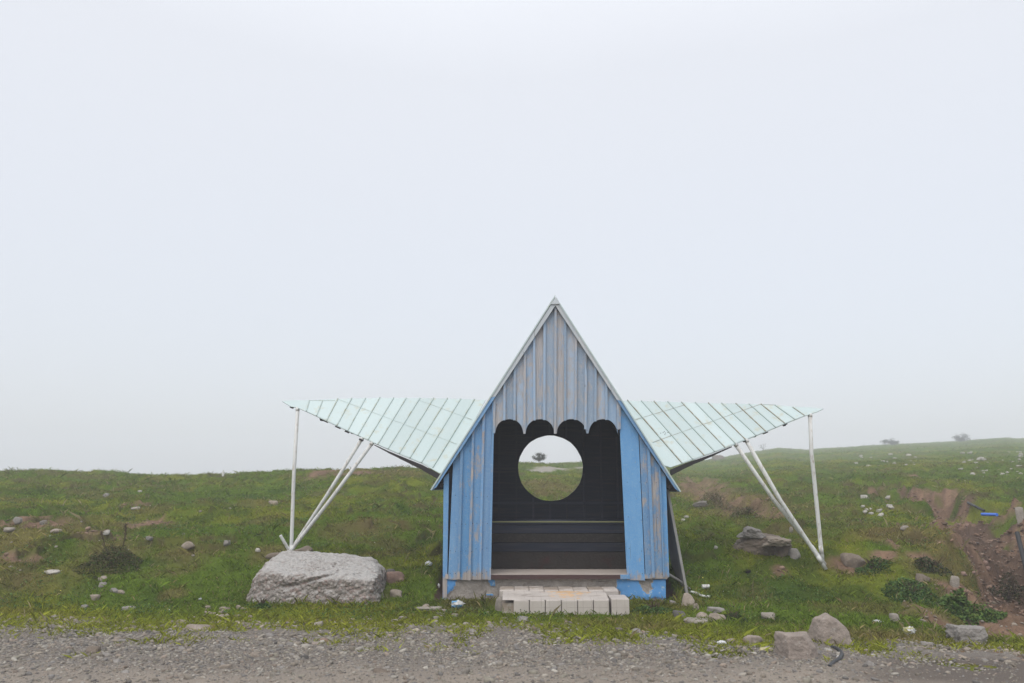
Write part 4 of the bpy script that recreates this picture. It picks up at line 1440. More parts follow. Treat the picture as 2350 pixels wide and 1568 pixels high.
STONES = [
    (1798, 1262, 40, 28, 'brown', 'brown stone in the turf just below the flat outcrop slab'),
    (1828, 1270, 26, 22, 'grey', 'grey stone between the outcrop and the right pole feet'),
    (1957, 1287, 48, 30, 'brown', 'brown half-buried rock right of the right pole feet'),
    (1727, 1468, 42, 24, 'pink', 'pinkish blocky stone left of the roadside rock pair'),
    (1678, 1471, 20, 14, 'pink', 'small round pinkish stone beside the crumpled white bag'),
    (1580, 1375, 30, 32, 'tan', 'upright tan rock at the foot of the leaning board'),
    (1597, 1392, 16, 17, 'tan', 'small tan stone just below the upright tan rock'),
    (1545, 1382, 17, 10, 'grey', 'small grey stone by the right corner of the blue plinth'),
    (1562, 1408, 30, 17, 'dark', 'dark slate slab in the grass right of the steps'),
    (1612, 1412, 26, 16, 'tan', 'squarish tan stone in the pile right of the shelter'),
    (1647, 1416, 38, 22, 'tan', 'largest tan stone in the pile right of the shelter'),
    (1644, 1400, 42, 14, 'grey', 'long grey stone behind the tan pile right of the shelter'),
    (1598, 1425, 55, 8, 'pale', 'flat pale slab lying in front of the tan stone pile'),
    (1764, 1412, 30, 15, 'pale', 'lone pale angular stone in the mid grass right of the stone pile'),
    (2058, 1417, 24, 20, 'pale', 'pale rounded stone above the litter on the far right'),
    (2192, 1336, 21, 26, 'pale', 'pale upright stone at the lower end of the gully'),
    (2119, 1329, 32, 22, 'brown', 'brown rock in the bank left of the gully mouth'),
    (2077, 1210, 20, 9, 'pale', 'single pale stone on the slope below the white stone cluster'),
    (1609, 1157, 37, 11, 'grey', 'flat grey rock at the foot of the eroded brown bank'),
    (1650, 1049, 28, 13, 'brown', 'hazy brown rock hump on the skyline right of the shelter'),
    (2001, 1525, 26, 17, 'grey', 'grey stone on dark wet gravel at the bottom right'),
    (2131, 1477, 27, 10, 'grey', 'flat grey stone left of the concrete lump'),
    (2344, 1180, 18, 36, 'pale', 'pale rock face at the right edge above the gully'),
    (1901, 1492, 20, 12, 'white', 'small white block at the end of the black hose'),
    (909, 1326, 46, 26, 'red', 'reddish slanted slab in the grass right of the boulder'),
    (898, 1313, 26, 15, 'dark', 'dark stone behind the reddish slab'),
    (908, 1362, 27, 18, 'tan', 'tan cobble in the grass right of the boulder'),
    (696, 1263, 46, 22, 'brown', 'brown rock at the left pole feet behind the boulder'),
    (626, 1277, 34, 15, 'brown', 'brown rock behind the upper left shoulder of the boulder'),
    (790, 1280, 38, 13, 'brown', 'brown rock behind the middle of the boulder'),
    (977, 1393, 17, 14, 'tan', 'small tan stone resting on a flat slab left of the shelter'),
    (978, 1398, 62, 8, 'pale', 'flat pale slab in the grass left of the shelter'),
    (447, 1440, 60, 17, 'pink', 'flat pink stone at the gravel edge left of the boulder'),
    (417, 1427, 28, 9, 'tan', 'small tan stone just behind the flat pink stone'),
    (296, 1396, 30, 11, 'grey', 'flat grey stone in the lower left grass'),
    (217, 1372, 21, 12, 'tan', 'tan stone in the lower left grass above the grey pair'),
    (191, 1392, 15, 9, 'grey', 'small grey stone left of the flat grey stone'),
    (277, 1359, 19, 10, 'tan', 'tan stone beside a grey one in the lower left grass'),
    (260, 1354, 19, 10, 'grey', 'grey stone touching the tan one in the lower left grass'),
    (236, 1329, 19, 11, 'pink', 'pinkish stone below the dry weed clump'),
    (234, 1342, 16, 12, 'grey', 'grey stone just under the pinkish one below the weed clump'),
    (119, 1313, 34, 10, 'white', 'whitish slab on the bare left slope'),
    (431, 1257, 32, 13, 'tan', 'tan stone in mid grass between the weed clump and the left poles'),
    (519, 1255, 15, 10, 'grey', 'grey stone in mid grass left of the left poles'),
    (591, 1262, 13, 8, 'white', 'small white stone left of the broken pole stub'),
    (342, 1236, 16, 7, 'grey', 'small grey stone right of the dry weed stalk'),
    (242, 1222, 15, 9, 'white', 'white stone behind the dry weed clump'),
    (128, 1219, 24, 10, 'pink', 'pinkish stone on the bare patch at the left'),
    (98, 1200, 16, 11, 'grey', 'grey stone above the pinkish one on the left bare patch'),
    (37, 1201, 22, 12, 'grey', 'grey stone near the left edge of the slope'),
    (18, 1218, 22, 8, 'pale', 'pale stone at the left edge of the slope'),
    (310, 1167, 22, 7, 'pale', 'pale flat stone on the small earth scar left'),
    (627, 1154, 23, 10, 'tan', 'tan stone on the slope left of the upright left pole'),
    (241, 1136, 17, 8, 'grey', 'grey rock high on the left slope'),
    (321, 1127, 10, 4, 'white', 'small white stone high on the left slope'),
    (208, 1493, 32, 20, 'brown', 'dark rounded stone standing up from the gravel at the left'),
    (265, 1469, 27, 14, 'tan', 'tan stone in the gravel right of the dark rounded one'),
    (194, 1556, 24, 16, 'pale', 'pale stone in the near gravel at the bottom left'),
    (582, 1504, 26, 16, 'tan', 'tan cobble in the gravel below the boulder'),
    (514, 1531, 27, 14, 'tan', 'tan cobble in the near gravel left of the cobble below the boulder'),
    (729, 1432, 19, 15, 'pale', 'pale pink stone at the grass edge in front of the boulder'),
    (726, 1478, 20, 12, 'pink', 'pink stone in the gravel in front of the boulder'),
    (745, 1471, 25, 13, 'red', 'reddish stone touching the pink one in the gravel'),
    (698, 1510, 18, 14, 'dark', 'dark bluish cobble in the gravel below the pink stones'),
    (872, 1542, 32, 14, 'brown', 'brownish flat cobble in the near gravel left of the steps'),
    (1031, 1487, 15, 9, 'tan', 'tan pebble in gravel below the blue and white litter'),
    (1083, 1448, 26, 11, 'grey', 'grey flat stone in the mossy gravel left of the steps'),
    (1461, 1448, 22, 12, 'grey', 'grey stone in the mossy gravel right of the steps'),
    (1200, 1420, 26, 10, 'grey', 'grey stone at the left foot of the tiled steps'),
    (1158, 1386, 46, 40, 'pale', 'broken cement chunk at the left end of the tiled steps'),
    (1643, 1257, 10, 6, 'white', 'small white stone in grass between shelter and outcrop'),
    (1576, 1186, 12, 6, 'white', 'upper of two small white stones right of the shelter'),
    (1568, 1193, 9, 5, 'white', 'lower of two small white stones right of the shelter'),
    (1817, 1222, 9, 10, 'pale', 'small pale stone standing on the flat outcrop slab'),
]
for q in STONES:
    rock(*q)
# groups of stones that nothing tells apart
def scatter(spots, col, label, group, name='stone', wr=(6, 13), hr=(0.40, 0.65)):
    for (u, v) in spots:
        wd = random.uniform(*wr)
        rock(u, v, wd, wd * random.uniform(*hr), col, label, name, group)


scatter([(2001, 1179), (1986, 1179), (2018, 1172), (2023, 1181), (2041, 1160), (2046, 1164), (1981, 1161), (1986, 1140), (2039, 1146), (1994, 1170)], 'white',
        'pale stone of the loose cluster on the green slope right of the right pole', 'pale stone cluster on the right slope', wr=(9, 18))
sp = [(random.uniform(1960, 2105), random.uniform(1043, 1070)) for _ in range(22)]
scatter(sp, 'white', 'far pale stone on the hazy hill above the gully', 'far pale stones above the gully', wr=(4, 11), hr=(0.22, 0.45))
sp = [(random.uniform(2205, 2350), random.uniform(1036, 1090)) for _ in range(40)]
scatter(sp, 'white', 'far pale stone scattered on the hazy hill at the right edge', 'far pale stones at the right edge', wr=(4, 12), hr=(0.22, 0.45))
sp = [(random.uniform(470, 590), random.uniform(1392, 1415)) for _ in range(22)]
scatter(sp, 'tan', 'small cobble of the heap at the left foot of the boulder', 'cobbles at the foot of the boulder', wr=(7, 15))
sp = [(random.uniform(900, 1130), random.uniform(1400, 1440)) for _ in range(22)]
scatter(sp, 'pale', 'small stone in the mossy verge left of the steps', 'verge stones left of the steps', wr=(6, 18))
sp = [(random.uniform(1480, 2000), random.uniform(1488, 1515)) for _ in range(14)]
scatter(sp, 'grey', 'grey cobble along the gravel edge by the roadside rock pair', 'cobbles along the right gravel edge', wr=(8, 20))
sp = [(random.uniform(20, 560), random.uniform(1140, 1330)) for _ in range(12)]
scatter(sp, 'pale', 'small pale stone on the left grass slope', 'small stones on the left slope', wr=(4, 9))
sp = [(random.uniform(2200, 2345), random.uniform(1200, 1330)) for _ in range(14)]
scatter(sp, 'red', 'small reddish stone lying in the earth gully', 'stones in the gully', wr=(5, 13))
sp = [(random.uniform(2100, 2345), random.uniform(1478, 1520)) for _ in range(16)]
scatter(sp, 'pink', 'small pinkish stone on the bare ground at the lower right', 'stones on the lower right bare ground', wr=(6, 15))
sp = [(random.uniform(60, 1500), random.uniform(1455, 1560)) for _ in range(40)]
scatter(sp, 'grey', 'loose cobble lying on the gravel road', 'cobbles on the gravel road', wr=(11, 24))

# ------------------------------------------------------------------ gravel and pebbles (uncountable)
def pebbles(name, N, ylo, yhi, smed, dens, label, cols, sink=0.25):
    v, f = ico(2)
    v1, f1 = ico(1)
    Y = np.exp(rng.uniform(np.log(ylo), np.log(yhi), N)); S = rng.uniform(-0.74, 0.78, N)
    X = S * Y
    k = rng.uniform(size=N) < dens(X, Y)
    X, Y = X[k], Y[k]; N = len(X)
    sz = smed * np.exp(rng.normal(0, 0.42, N)); sz = np.clip(sz, 0.006, 0.055)
    hz = H(X, Y)
    onroad = road_edge(X) - Y
    hz = hz + np.where(onroad > 0.1, 0.010, 0.0)
    allv = []; allf = []; allc = []
    base_i = 0
    for big in (False, True):
        m = (sz > 0.020) if big else (sz <= 0.020)
        bv, bf = (v, f) if big else (v1, f1)
        n = m.sum()
        if n == 0: continue
        var = []
        for s in range(14):
            pp, _ = rock_pts(2 if big else 1, (1, 1, 1), 900 + s, 10, 8, rough=0.15)
            var.append(pp)
        var = np.array(var)
        pick = rng.integers(0, 14, n)
        pv = var[pick]
        sx = sz[m] * rng.uniform(0.8, 1.35, n); sy = sz[m] * rng.uniform(0.7, 1.1, n); s3 = sz[m] * rng.uniform(0.4, 0.8, n)
        a = rng.uniform(0, 6.283, n)
        px_ = pv[:, :, 0] * sx[:, None]; py_ = pv[:, :, 1] * sy[:, None]; pz_ = pv[:, :, 2] * s3[:, None]
        ca, sa = np.cos(a)[:, None], np.sin(a)[:, None]
        tx = rng.normal(0, 0.25, n)[:, None]
        wx = px_ * ca - py_ * sa; wy = px_ * sa + py_ * ca; wz = pz_ + wx * tx
        co = np.stack([wx + X[m][:, None], wy + Y[m][:, None], wz + (hz[m] + s3 * sink)[:, None]], -1)
        nv = bv.shape[0]
        fi = bf[None] + (np.arange(n) * nv)[:, None, None] + base_i
        cc = cols[rng.integers(0, len(cols), n)] * rng.uniform(0.78, 1.32, n)[:, None]
        allv.append(co.reshape(-1, 3)); allf.append(fi.reshape(-1)); allc.append(np.repeat(cc, nv, 0))
        base_i += n * nv
    c4 = np.concatenate(allc); c4 = np.concatenate([c4, np.ones((len(c4), 1))], 1)
    o = mesh_np(name, np.concatenate(allv), np.concatenate(allf), 3, c4, [M['pebble']], True)
    return tag(o, label, None, None, 'stuff')


PC = np.array([(0.20, 0.185, 0.165), (0.23, 0.205, 0.172), (0.165, 0.158, 0.152), (0.25, 0.23, 0.20), (0.215, 0.18, 0.15), (0.125, 0.117, 0.11), (0.20, 0.187, 0.155), (0.29, 0.275, 0.245), (0.17, 0.15, 0.125)])


def dens_road(X, Y):
    q = road_edge(X) - Y + (fbm2(X * 2.3, Y * 2.3, 151, 4) - 0.5) * 1.5
    d = sstep(-0.8, 0.25, q) * (0.22 + 0.78 * sstep(6.0, 7.0, Y + (fbm2(X * 0.9, Y * 0.9, 152, 3) - 0.5) * 0.9))
    d = d * (1 - 0.5 * sstep(2.2, 3.1, X) * sstep(6.95, 6.65, Y))
    return d * (0.55 + 0.8 * fbm2(X * 1.3, Y * 1.3, 153, 3))


def dens_verge(X, Y):
    d = sstep(1.1, 0.0, Y - road_edge(X)) * sstep(0.44, 0.62, fbm2(X * 1.5, Y * 1.5, 161, 3)) * 0.9
    m = emask(X, Y, DIRT[-4:-3], 0.5) * 0.9
    gul, rill, *_ = masks(X, Y)
    return np.maximum(d, np.maximum(m, gul * 0.8)) * (Y > road_edge(X) - 0.1)


pebbles('gravel', 105000, 5.4, 9.0, 0.0092, dens_road, 'grey pebbles of the gravel road', PC)
pebbles('verge_pebbles', 30000, 6.6, 16.0, 0.013, dens_verge, 'loose pebbles on the grass verge and bare earth', PC * np.array([1.05, 0.98, 0.92]))

def dens_clod(X, Y):
    gul, rill, *_ = masks(X, Y)
    return np.clip(gul + emask(X, Y, DIRT, 0.4) * 0.25 + rill * 0.4, 0, 1) * (0.3 + 0.9 * fbm2(X * 2, Y * 2, 163, 3)) * (Y > 9.5)


pebbles('earth_clods', 70000, 9.5, 24.0, 0.020, dens_clod, 'crumbled clods of reddish earth in the gully and scars', np.array([(0.17, 0.112, 0.080), (0.21, 0.142, 0.105), (0.13, 0.088, 0.064), (0.24, 0.175, 0.135), (0.10, 0.07, 0.052)]), 0.1)

# ------------------------------------------------------------------ grass and low weeds (uncountable)
def hut_free(X, Y):
    return ~((X > HUT[0] - 0.02) & (X < HUT[1] + 0.02) & (Y > 9.82) & (Y < HUT[3])) & ~((X > P(1137, 1380, 9.3).x) & (X < P(1446, 1380, 9.3).x) & (Y > 9.03) & (Y < 9.9))


def blades(name, ntuft, per, ylo, yhi, hgt, wid, spread, dens, colf, label, lean=0.9):
    Y = np.exp(rng.uniform(np.log(ylo), np.log(yhi), ntuft)); S = rng.uniform(-0.76, 0.80, ntuft)
    X = S * Y
    k = (rng.uniform(size=ntuft) < dens(X, Y)) & hut_free(X, Y)
    X, Y = X[k], Y[k]
    n = len(X)
    ts = np.exp(rng.normal(0, 0.35, n))
    X = np.repeat(X, per); Y = np.repeat(Y, per); ts = np.repeat(ts, per)
    N = len(X)
    sc_ = (np.maximum(Y, 9.5) / 9.5) ** 0.45
    X = X + rng.normal(0, spread, N) * sc_; Y = Y + rng.normal(0, spread, N) * sc_
    k = hut_free(X, Y); X, Y, ts, sc_ = X[k], Y[k], ts[k], sc_[k]; N = len(X)
    Z = H(X, Y) - 0.006
    h = hgt * ts * rng.uniform(0.5, 1.25, N) * sc_
    wd = wid * rng.uniform(0.6, 1.3, N) * sc_
    a = rng.uniform(0, 6.283, N); la = rng.uniform(0, 6.283, N); lm = np.abs(rng.normal(0, lean, N)) * h
    dx, dy = np.cos(a) * wd / 2, np.sin(a) * wd / 2
    v = np.empty((N, 4, 3))
    v[:, 0] = np.stack([X - dx, Y - dy, Z], 1); v[:, 1] = np.stack([X + dx, Y + dy, Z], 1)
    v[:, 2] = np.stack([X + dx * 0.8 + np.cos(la) * lm * 0.35, Y + dy * 0.8 + np.sin(la) * lm * 0.35, Z + h * 0.62], 1)
    v[:, 3] = np.stack([X + np.cos(la) * lm, Y + np.sin(la) * lm, Z + h], 1)
    b = np.arange(N) * 4
    f = np.stack([b, b + 1, b + 2, b, b + 2, b + 3], 1).reshape(-1)
    c = colf(X, Y, N)
    c4 = np.concatenate([np.repeat(c, 4, 0), np.ones((N * 4, 1))], 1)
    o = mesh_np(name, v.reshape(-1, 3), f, 3, c4, [M['grass']])
    return tag(o, label, None, None, 'stuff')


def bare(X, Y):
    gul, rill, *_ = masks(X, Y)
    d = emask(X, Y, DIRT)
    trk, _ = polydist(X, Y, TRACK)
    return np.clip(1 - np.maximum(np.maximum(d, gul), np.maximum(rill * 0.6, sstep(0.9, 0.5, trk))), 0, 1)


def dens_turf(X, Y):
    q = Y - road_edge(X) + (fbm2(X * 2.3, Y * 2.3, 151, 4) - 0.5) * -1.5
    patch_ = np.where(q < 0.9, sstep(0.36, 0.52, fbm2(X * 2.0, Y * 2.0, 171, 4) + 0.18 * q), 1.0)
    isl = 0.85 * sstep(0.56, 0.66, fbm2(X * 1.9, Y * 3.2, 175, 4)) * sstep(-1.0, -0.6, q)
    return bare(X, Y) ** 1.5 * np.maximum(sstep(-0.30, 0.30, q) * patch_, isl) * (0.7 + 0.5 * fbm2(X * 4, Y * 4, 172, 2))


def col_turf(X, Y, N):
    c = turf_colour(X, Y)
    dry_ = emask(X, Y, DRY, 0.7, 5)
    c = c + (BROWN * 1.1 - c) * (dry_ * 0.6)[:, None]
    straw = rng.uniform(size=N) < 0.05 + 0.12 * dry_
    c[straw] = np.array([0.20, 0.165, 0.085])
    return np.clip(c * rng.uniform(0.42, 1.75, N)[:, None] * np.array([1.15, 1.10, 1.0]), 0, 1)


blades('grass', 150000, 6, 6.7, 46, 0.030, 0.0058, 0.035, dens_turf, col_turf, 'short turf grass covering the hillside')


def col_straw(X, Y, N):
    return np.array([0.26, 0.22, 0.12]) * rng.uniform(0.6, 1.3, N)[:, None]


def dens_stalk(X, Y):
    return bare(X, Y) * sstep(0.45, 0.62, fbm2(X * 0.8, Y * 0.8, 187, 3)) * (Y > road_edge(X) + 0.1)


blades('dry_stalks', 9000, 2, 7.6, 24, 0.062, 0.0026, 0.05, dens_stalk, col_straw, 'thin dry grass stalks standing above the turf', 0.5)


def dens_far(X, Y):
    return bare(X, Y)


blades('far_grass', 42000, 4, 40, 176, 0.030, 0.010, 0.06, dens_far, col_turf, 'hazy turf grass of the far hill')


def dens_tall(X, Y):
    t = sstep(0.56, 0.68, fbm2(X * 1.6, Y * 1.6, 181, 3)) * bare(X, Y) * (Y > road_edge(X) + 0.5)
    # longer grass where nobody treads: along the plinth, the steps and the boulder
    e1 = sstep(0.28, 0.05, np.abs(Y - 9.72)) * sstep(-1.1, -0.8, X) * sstep(2.4, 2.0, X)
    e2 = sstep(0.22, 0.04, np.abs(Y - 8.97)) * (X > -0.1) * (X < 1.5)
    e3 = sstep(0.3, 0.05, np.abs(np.hypot((X - bc.x) / 0.95, (Y - bc.y) / 0.62) - 1.0) * 0.8)
    return np.clip(t * 0.3 * sstep(15, 11, Y) + e1 + e2 * 0.7 + e3, 0, 1)


blades('long_grass', 26000, 7, 7.4, 20, 0.047, 0.0050, 0.028, dens_tall, col_turf, 'longer grass tufts around the plinth, boulder and hummocks', 0.6)


def leaves(name, ncl, per, ylo, yhi, size, spread, dens, cols, label, up=0.05):
    Y = np.exp(rng.uniform(np.log(ylo), np.log(yhi), ncl)); X = rng.uniform(-0.74, 0.78, ncl) * Y
    k = (rng.uniform(size=ncl) < dens(X, Y)) & hut_free(X, Y)
    X, Y = np.repeat(X[k], per), np.repeat(Y[k], per)
    N = len(X)
    X = X + rng.normal(0, spread, N); Y = Y + rng.normal(0, spread, N)
    k = hut_free(X, Y); X, Y = X[k], Y[k]; N = len(X)
    Z = H(X, Y) + rng.uniform(0.01, up, N)
    s = size * rng.uniform(0.5, 1.3, N) * (np.maximum(Y, 10) / 10) ** 0.5
    return leaf_mesh(name, X, Y, Z, s, cols[rng.integers(0, len(cols), N)] * rng.uniform(0.7, 1.4, N)[:, None], label)


def leaf_quads(X, Y, Z, s, tilt=0.55):
    N = len(X)
    a = rng.uniform(0, 6.283, N)
    t = np.stack([np.cos(a), np.sin(a), rng.normal(0, tilt, N)], 1); t /= np.linalg.norm(t, axis=1)[:, None]
    sd_ = np.stack([-np.sin(a), np.cos(a), rng.normal(0, tilt, N)], 1); sd_ /= np.linalg.norm(sd_, axis=1)[:, None]
    c = np.stack([X, Y, Z], 1)
    v = np.empty((N, 4, 3))
    v[:, 0] = c - t * s[:, None]; v[:, 1] = c + sd_ * (s * 0.62)[:, None] - t * (s * 0.1)[:, None]; v[:, 2] = c + t * s[:, None]; v[:, 3] = c - sd_ * (s * 0.62)[:, None] - t * (s * 0.1)[:, None]
    return v


def leaf_mesh(name, X, Y, Z, s, col, label, tilt=0.55, parent=None, off=None):
    v = leaf_quads(X, Y, Z, s, tilt)
    N = len(X)
    if off is not None:
        v = v - np.array(off)[None, None, :]
    c4 = np.concatenate([np.repeat(col, 4, 0), np.ones((N * 4, 1))], 1)
    o = mesh_np(name, v.reshape(-1, 3), np.arange(N * 4), 4, c4, [M['leaf']], False, parent)
    return tag(o, label, None, None, 'stuff') if parent is None and label else o


LC = np.array([(0.065, 0.125, 0.035), (0.085, 0.15, 0.042), (0.050, 0.10, 0.030), (0.11, 0.16, 0.05)])


def dens_weed(X, Y):
    return sstep(0.50, 0.64, fbm2(X * 0.9, Y * 0.9, 191, 4)) * bare(X, Y) * sstep(0.5, 1.2, Y - road_edge(X))


leaves('low_weeds', 17000, 7, 8.0, 26, 0.0135, 0.05, dens_weed, LC, 'low leafy weeds and clover among the turf')


def dens_fl(X, Y):
    return bare(X, Y) * sstep(1.0, 2.0, Y - road_edge(X)) * 0.6


leaves('wildflowers', 700, 1, 9.5, 34, 0.010, 0.05, dens_fl, np.array([(0.62, 0.62, 0.55), (0.55, 0.50, 0.12), (0.6, 0.6, 0.58)]), 'tiny white and yellow wildflowers dotting the turf', 0.07)

# ------------------------------------------------------------------ plants that can be told apart
def clump(name, u, v, wd, ht, nleaf, size, cols, label, cat, stalks=(), stemcol=(0.10, 0.075, 0.05), dome=1.0, Y=None):
    g = G(u, v + ht / 2)
    k = g.y / FPX
    wm, hm = wd * k / 2, ht * k
    root = empty(name, tuple(g), label, cat)
    N = nleaf
    r_ = rng.uniform(0, 1, N) ** 0.6; a = rng.uniform(0, 6.283, N)
    rim = 0.62 + 0.75 * fbm2(np.cos(a) * 1.7 + u, np.sin(a) * 1.7 + v, 3, 3)
    lx = r_ * np.cos(a) * wm * rim; ly = r_ * np.sin(a) * wm * 0.8 * rim
    lump = 0.15 + 1.25 * fbm2(lx * 6 + u, ly * 6, 5, 3)
    top = hm * np.maximum(0.04, 1 - r_ ** 1.3 * dome) * lump
    lz = top * rng.uniform(0.15, 1.0, N) ** 0.55
    zz_ = H(g.x + lx, g.y + ly)
    c_ = cols[rng.integers(0, len(cols), N)] * rng.uniform(0.6, 1.4, N)[:, None]
    leaf_mesh('foliage', g.x + lx, g.y + ly, zz_ + lz, size * rng.uniform(0.5, 1.3, N), c_, None, 0.8, root, tuple(g))
    st = MB()
    for _ in range(14):
        a = random.uniform(0, 6.283); rr = random.uniform(0.1, 0.8)
        b0 = g + Vector((random.uniform(-0.2, 0.2) * wm, random.uniform(-0.2, 0.2) * wm, -0.02))
        e_ = g + Vector((math.cos(a) * rr * wm, math.sin(a) * rr * wm * 0.8, hm * random.uniform(0.6, 1.05)))
        st.tube([b0, (b0 + e_) / 2 + Vector((0, 0, 0.03)), e_], [0.006, 0.004, 0.002], 5, stemcol)
    for (us, vs_, ue, ve, rr) in stalks:
        b0 = P(us, vs_, g.y); e_ = P(ue, ve, g.y)
        st.tube([b0, (b0 + e_) / 2 + Vector((0.01, 0, 0)), e_], [0.008, 0.009, rr], 6, stemcol)
        for k2 in range(26):
            t = random.uniform(0.45, 1)
            q = b0 + (e_ - b0) * t
            st.tube([q, q + Vector((random.uniform(-0.03, 0.03), random.uniform(-0.03, 0.03), random.uniform(0.0, 0.04)))], [0.006, 0.003], 4, stemcol)
    st.build('stems', M['leaf'], root)
    return root


DRYC = np.array([(0.10, 0.075, 0.05), (0.075, 0.075, 0.035), (0.055, 0.075, 0.028), (0.12, 0.095, 0.06)])
clump('dry_weed_clump', 255, 1274, 140, 52, 3200, 0.015, DRYC * np.array([1.0, 1.15, 0.85]), 'brown withered weed clump with two dead stalks on the left slope', 'weed', ((240, 1250, 231, 1222, 0.004), (282, 1255, 290, 1203, 0.004)))
clump('nettle_patch', 2215, 1385, 140, 58, 2800, 0.024, LC * np.array([1.25, 1.15, 1.0]), 'broad-leaved dark green weed patch beside the gully mouth', 'weed')
clump('weed_clump', 2085, 1352, 120, 34, 1500, 0.018, LC, 'leafy green weed clump between the right poles and the gully', 'weed')
clump('weed_clump', 2320, 1345, 90, 60, 1700, 0.018, DRYC, 'brownish weed clump on the right edge below the gully', 'weed')
clump('weed_clump', 2145, 1295, 90, 34, 1200, 0.017, DRYC * np.array([0.8, 1.0, 0.9]), 'dull green weed clump on the left lip of the gully', 'weed')
clump('weed_clump', 1500, 1392, 90, 26, 900, 0.015, LC, 'dark green weeds at the foot of the blue plinth right of the steps', 'weed')
clump('weed_clump', 600, 1385, 40, 24, 500, 0.014, LC, 'green weeds at the left foot of the big boulder', 'weed')
clump('weed_clump', 2005, 1292, 80, 28, 900, 0.016, LC * 0.9, 'dark weeds overgrowing the half-buried brown rock', 'weed')
clump('weed_clump', 1680, 1412, 60, 24, 700, 0.013, DRYC * np.array([0.8, 1.1, 0.8]), 'thin olive weeds right of the tan stone pile', 'weed')
clump('dry_grass_bank', 1645, 1138, 120, 34, 2600, 0.016, DRYC * 1.7, 'dry brown grass on the eroded bank right of the shelter', 'weed')
clump('dry_grass_bank', 1715, 1168, 90, 24, 2000, 0.015, DRYC * 1.5, 'dry brown grass at the lower end of the eroded bank', 'weed')


def sapling(name, u, v, ht, wd, label, cat, nl, seed, ls=0.05, lumpn=14, cz=0.66, Y=None, col=(0.05, 0.055, 0.035)):
    """small tree or bush on the skyline: trunk, forking limbs, leaf-sized faces at the twig ends"""
    random.seed(seed)
    g = G(u, v)
    k = g.y / FPX
    hm, wm = ht * k, wd * k / 2
    root = empty(name, tuple(g), label, cat)
    tr_ = MB(); ends = []

    tr_.tube([g - Vector((0, 0, 0.1)), g + Vector((0, 0, hm * 0.35))], [hm * 0.035, hm * 0.022], 6, (0.06, 0.05, 0.04))
    pts = []
    lumps = []
    for _ in range(lumpn):
        a = random.uniform(0, 6.283); rr = math.sqrt(random.random()); zz2 = random.uniform(-1, 1)
        rr *= math.sqrt(max(0.05, 1 - zz2 * zz2))
        lumps.append((g + Vector((math.cos(a) * rr * wm * 0.85, math.sin(a) * rr * wm * 0.85, hm * (cz + 0.30 * zz2))), random.uniform(0.6, 1.2) * hm * 0.16))
    for _ in range(nl):
        c0, rr = random.choice(lumps)
        q = c0 + Vector((random.gauss(0, 1), random.gauss(0, 1), random.gauss(0, 0.8))) * rr * 0.8
        pts.append(q)
    pts = np.array([q[:] for q in pts])
    for c0, rr in lumps:
        b0 = g + Vector((0, 0, hm * random.uniform(0.05, 0.3)))
        tr_.tube([b0, (b0 + c0) / 2 + Vector((random.uniform(-1, 1), 0, random.uniform(0, 1))) * hm * 0.04, c0], [hm * 0.018, hm * 0.012, hm * 0.006], 5, (0.06, 0.05, 0.04))
    tr_.build('trunk', M['leaf'], root)
    c_ = np.array([col]) * rng.uniform(0.6, 1.5, len(pts))[:, None]
    leaf_mesh('crown', pts[:, 0], pts[:, 1], pts[:, 2], ls * rng.uniform(0.6, 1.3, len(pts)), c_, None, 0.9, root, tuple(g))


sapling('small_tree', 1237, 1061.5, 21, 34, 'small dark tree on the skyline seen through the round hole', 'tree', 2200, 11, 0.026, 30, 0.60)
sapling('hill_bush', 2045, 1020, 17, 46, 'low hazy bush on the right skyline, left of two', 'bush', 2200, 12, 0.07, 30, 0.34)
sapling('hill_bush', 2207, 1012.5, 22, 44, 'taller hazy bush on the right skyline, right of two', 'bush', 2200, 13, 0.07, 30, 0.34)
sapling('bare_sapling', 1752, 1035, 17, 34, 'thin bare sapling on the skyline behind the right poles', 'sapling', 90, 14, 0.05, 9, 0.6)
random.seed(99)
# tiny marker post on the left skyline
g = G(513, 1077)
mp_ = MB(); mp_.box((g.x - 0.03, g.y - 0.03, g.z - 0.2), (g.x + 0.03, g.y + 0.03, g.z + 0.09)); mp_.box((g.x - 0.018, g.y - 0.018, g.z + 0.092), (g.x + 0.018, g.y + 0.018, g.z + 0.15))
tag(mp_.build('marker_post', M['pole'], None, tuple(g)), 'tiny pale marker post on the left skyline', 'post')

# ------------------------------------------------------------------ boards, sticks, hoses, litter
lb = MB()
a = P(1529, 1120, 10.0); b_ = P(1575, 1352, 10.0)
b_.z = HZ(b_.x, 10.0) - 0.02
dx = (b_ - a).normalized(); nn = Vector((dx.z, 0, -dx.x)).normalized()
lb.prism([a, b_, b_ - nn * 0.03, a - nn * 0.03], (0, 0.62, 0), (0.7, 0.4, 0.4), 0)
tag(lb.build('leaning_board', M['grey_wood'], None, tuple(b_)), 'grey weathered board leaning against the right side of the shelter', 'board')


def stick(pts, r, mat, label, name, cat, n=8):
    m_ = MB(); m_.tube(pts, r, n, (random.random(), 0.5, 0.5))
    return tag(m_.build(name, mat, None, tuple(pts[0]), smooth=False), label, cat)


def gp_(u, v, dz=0.02):
    q = G(u, v); return q + Vector((0, 0, dz))


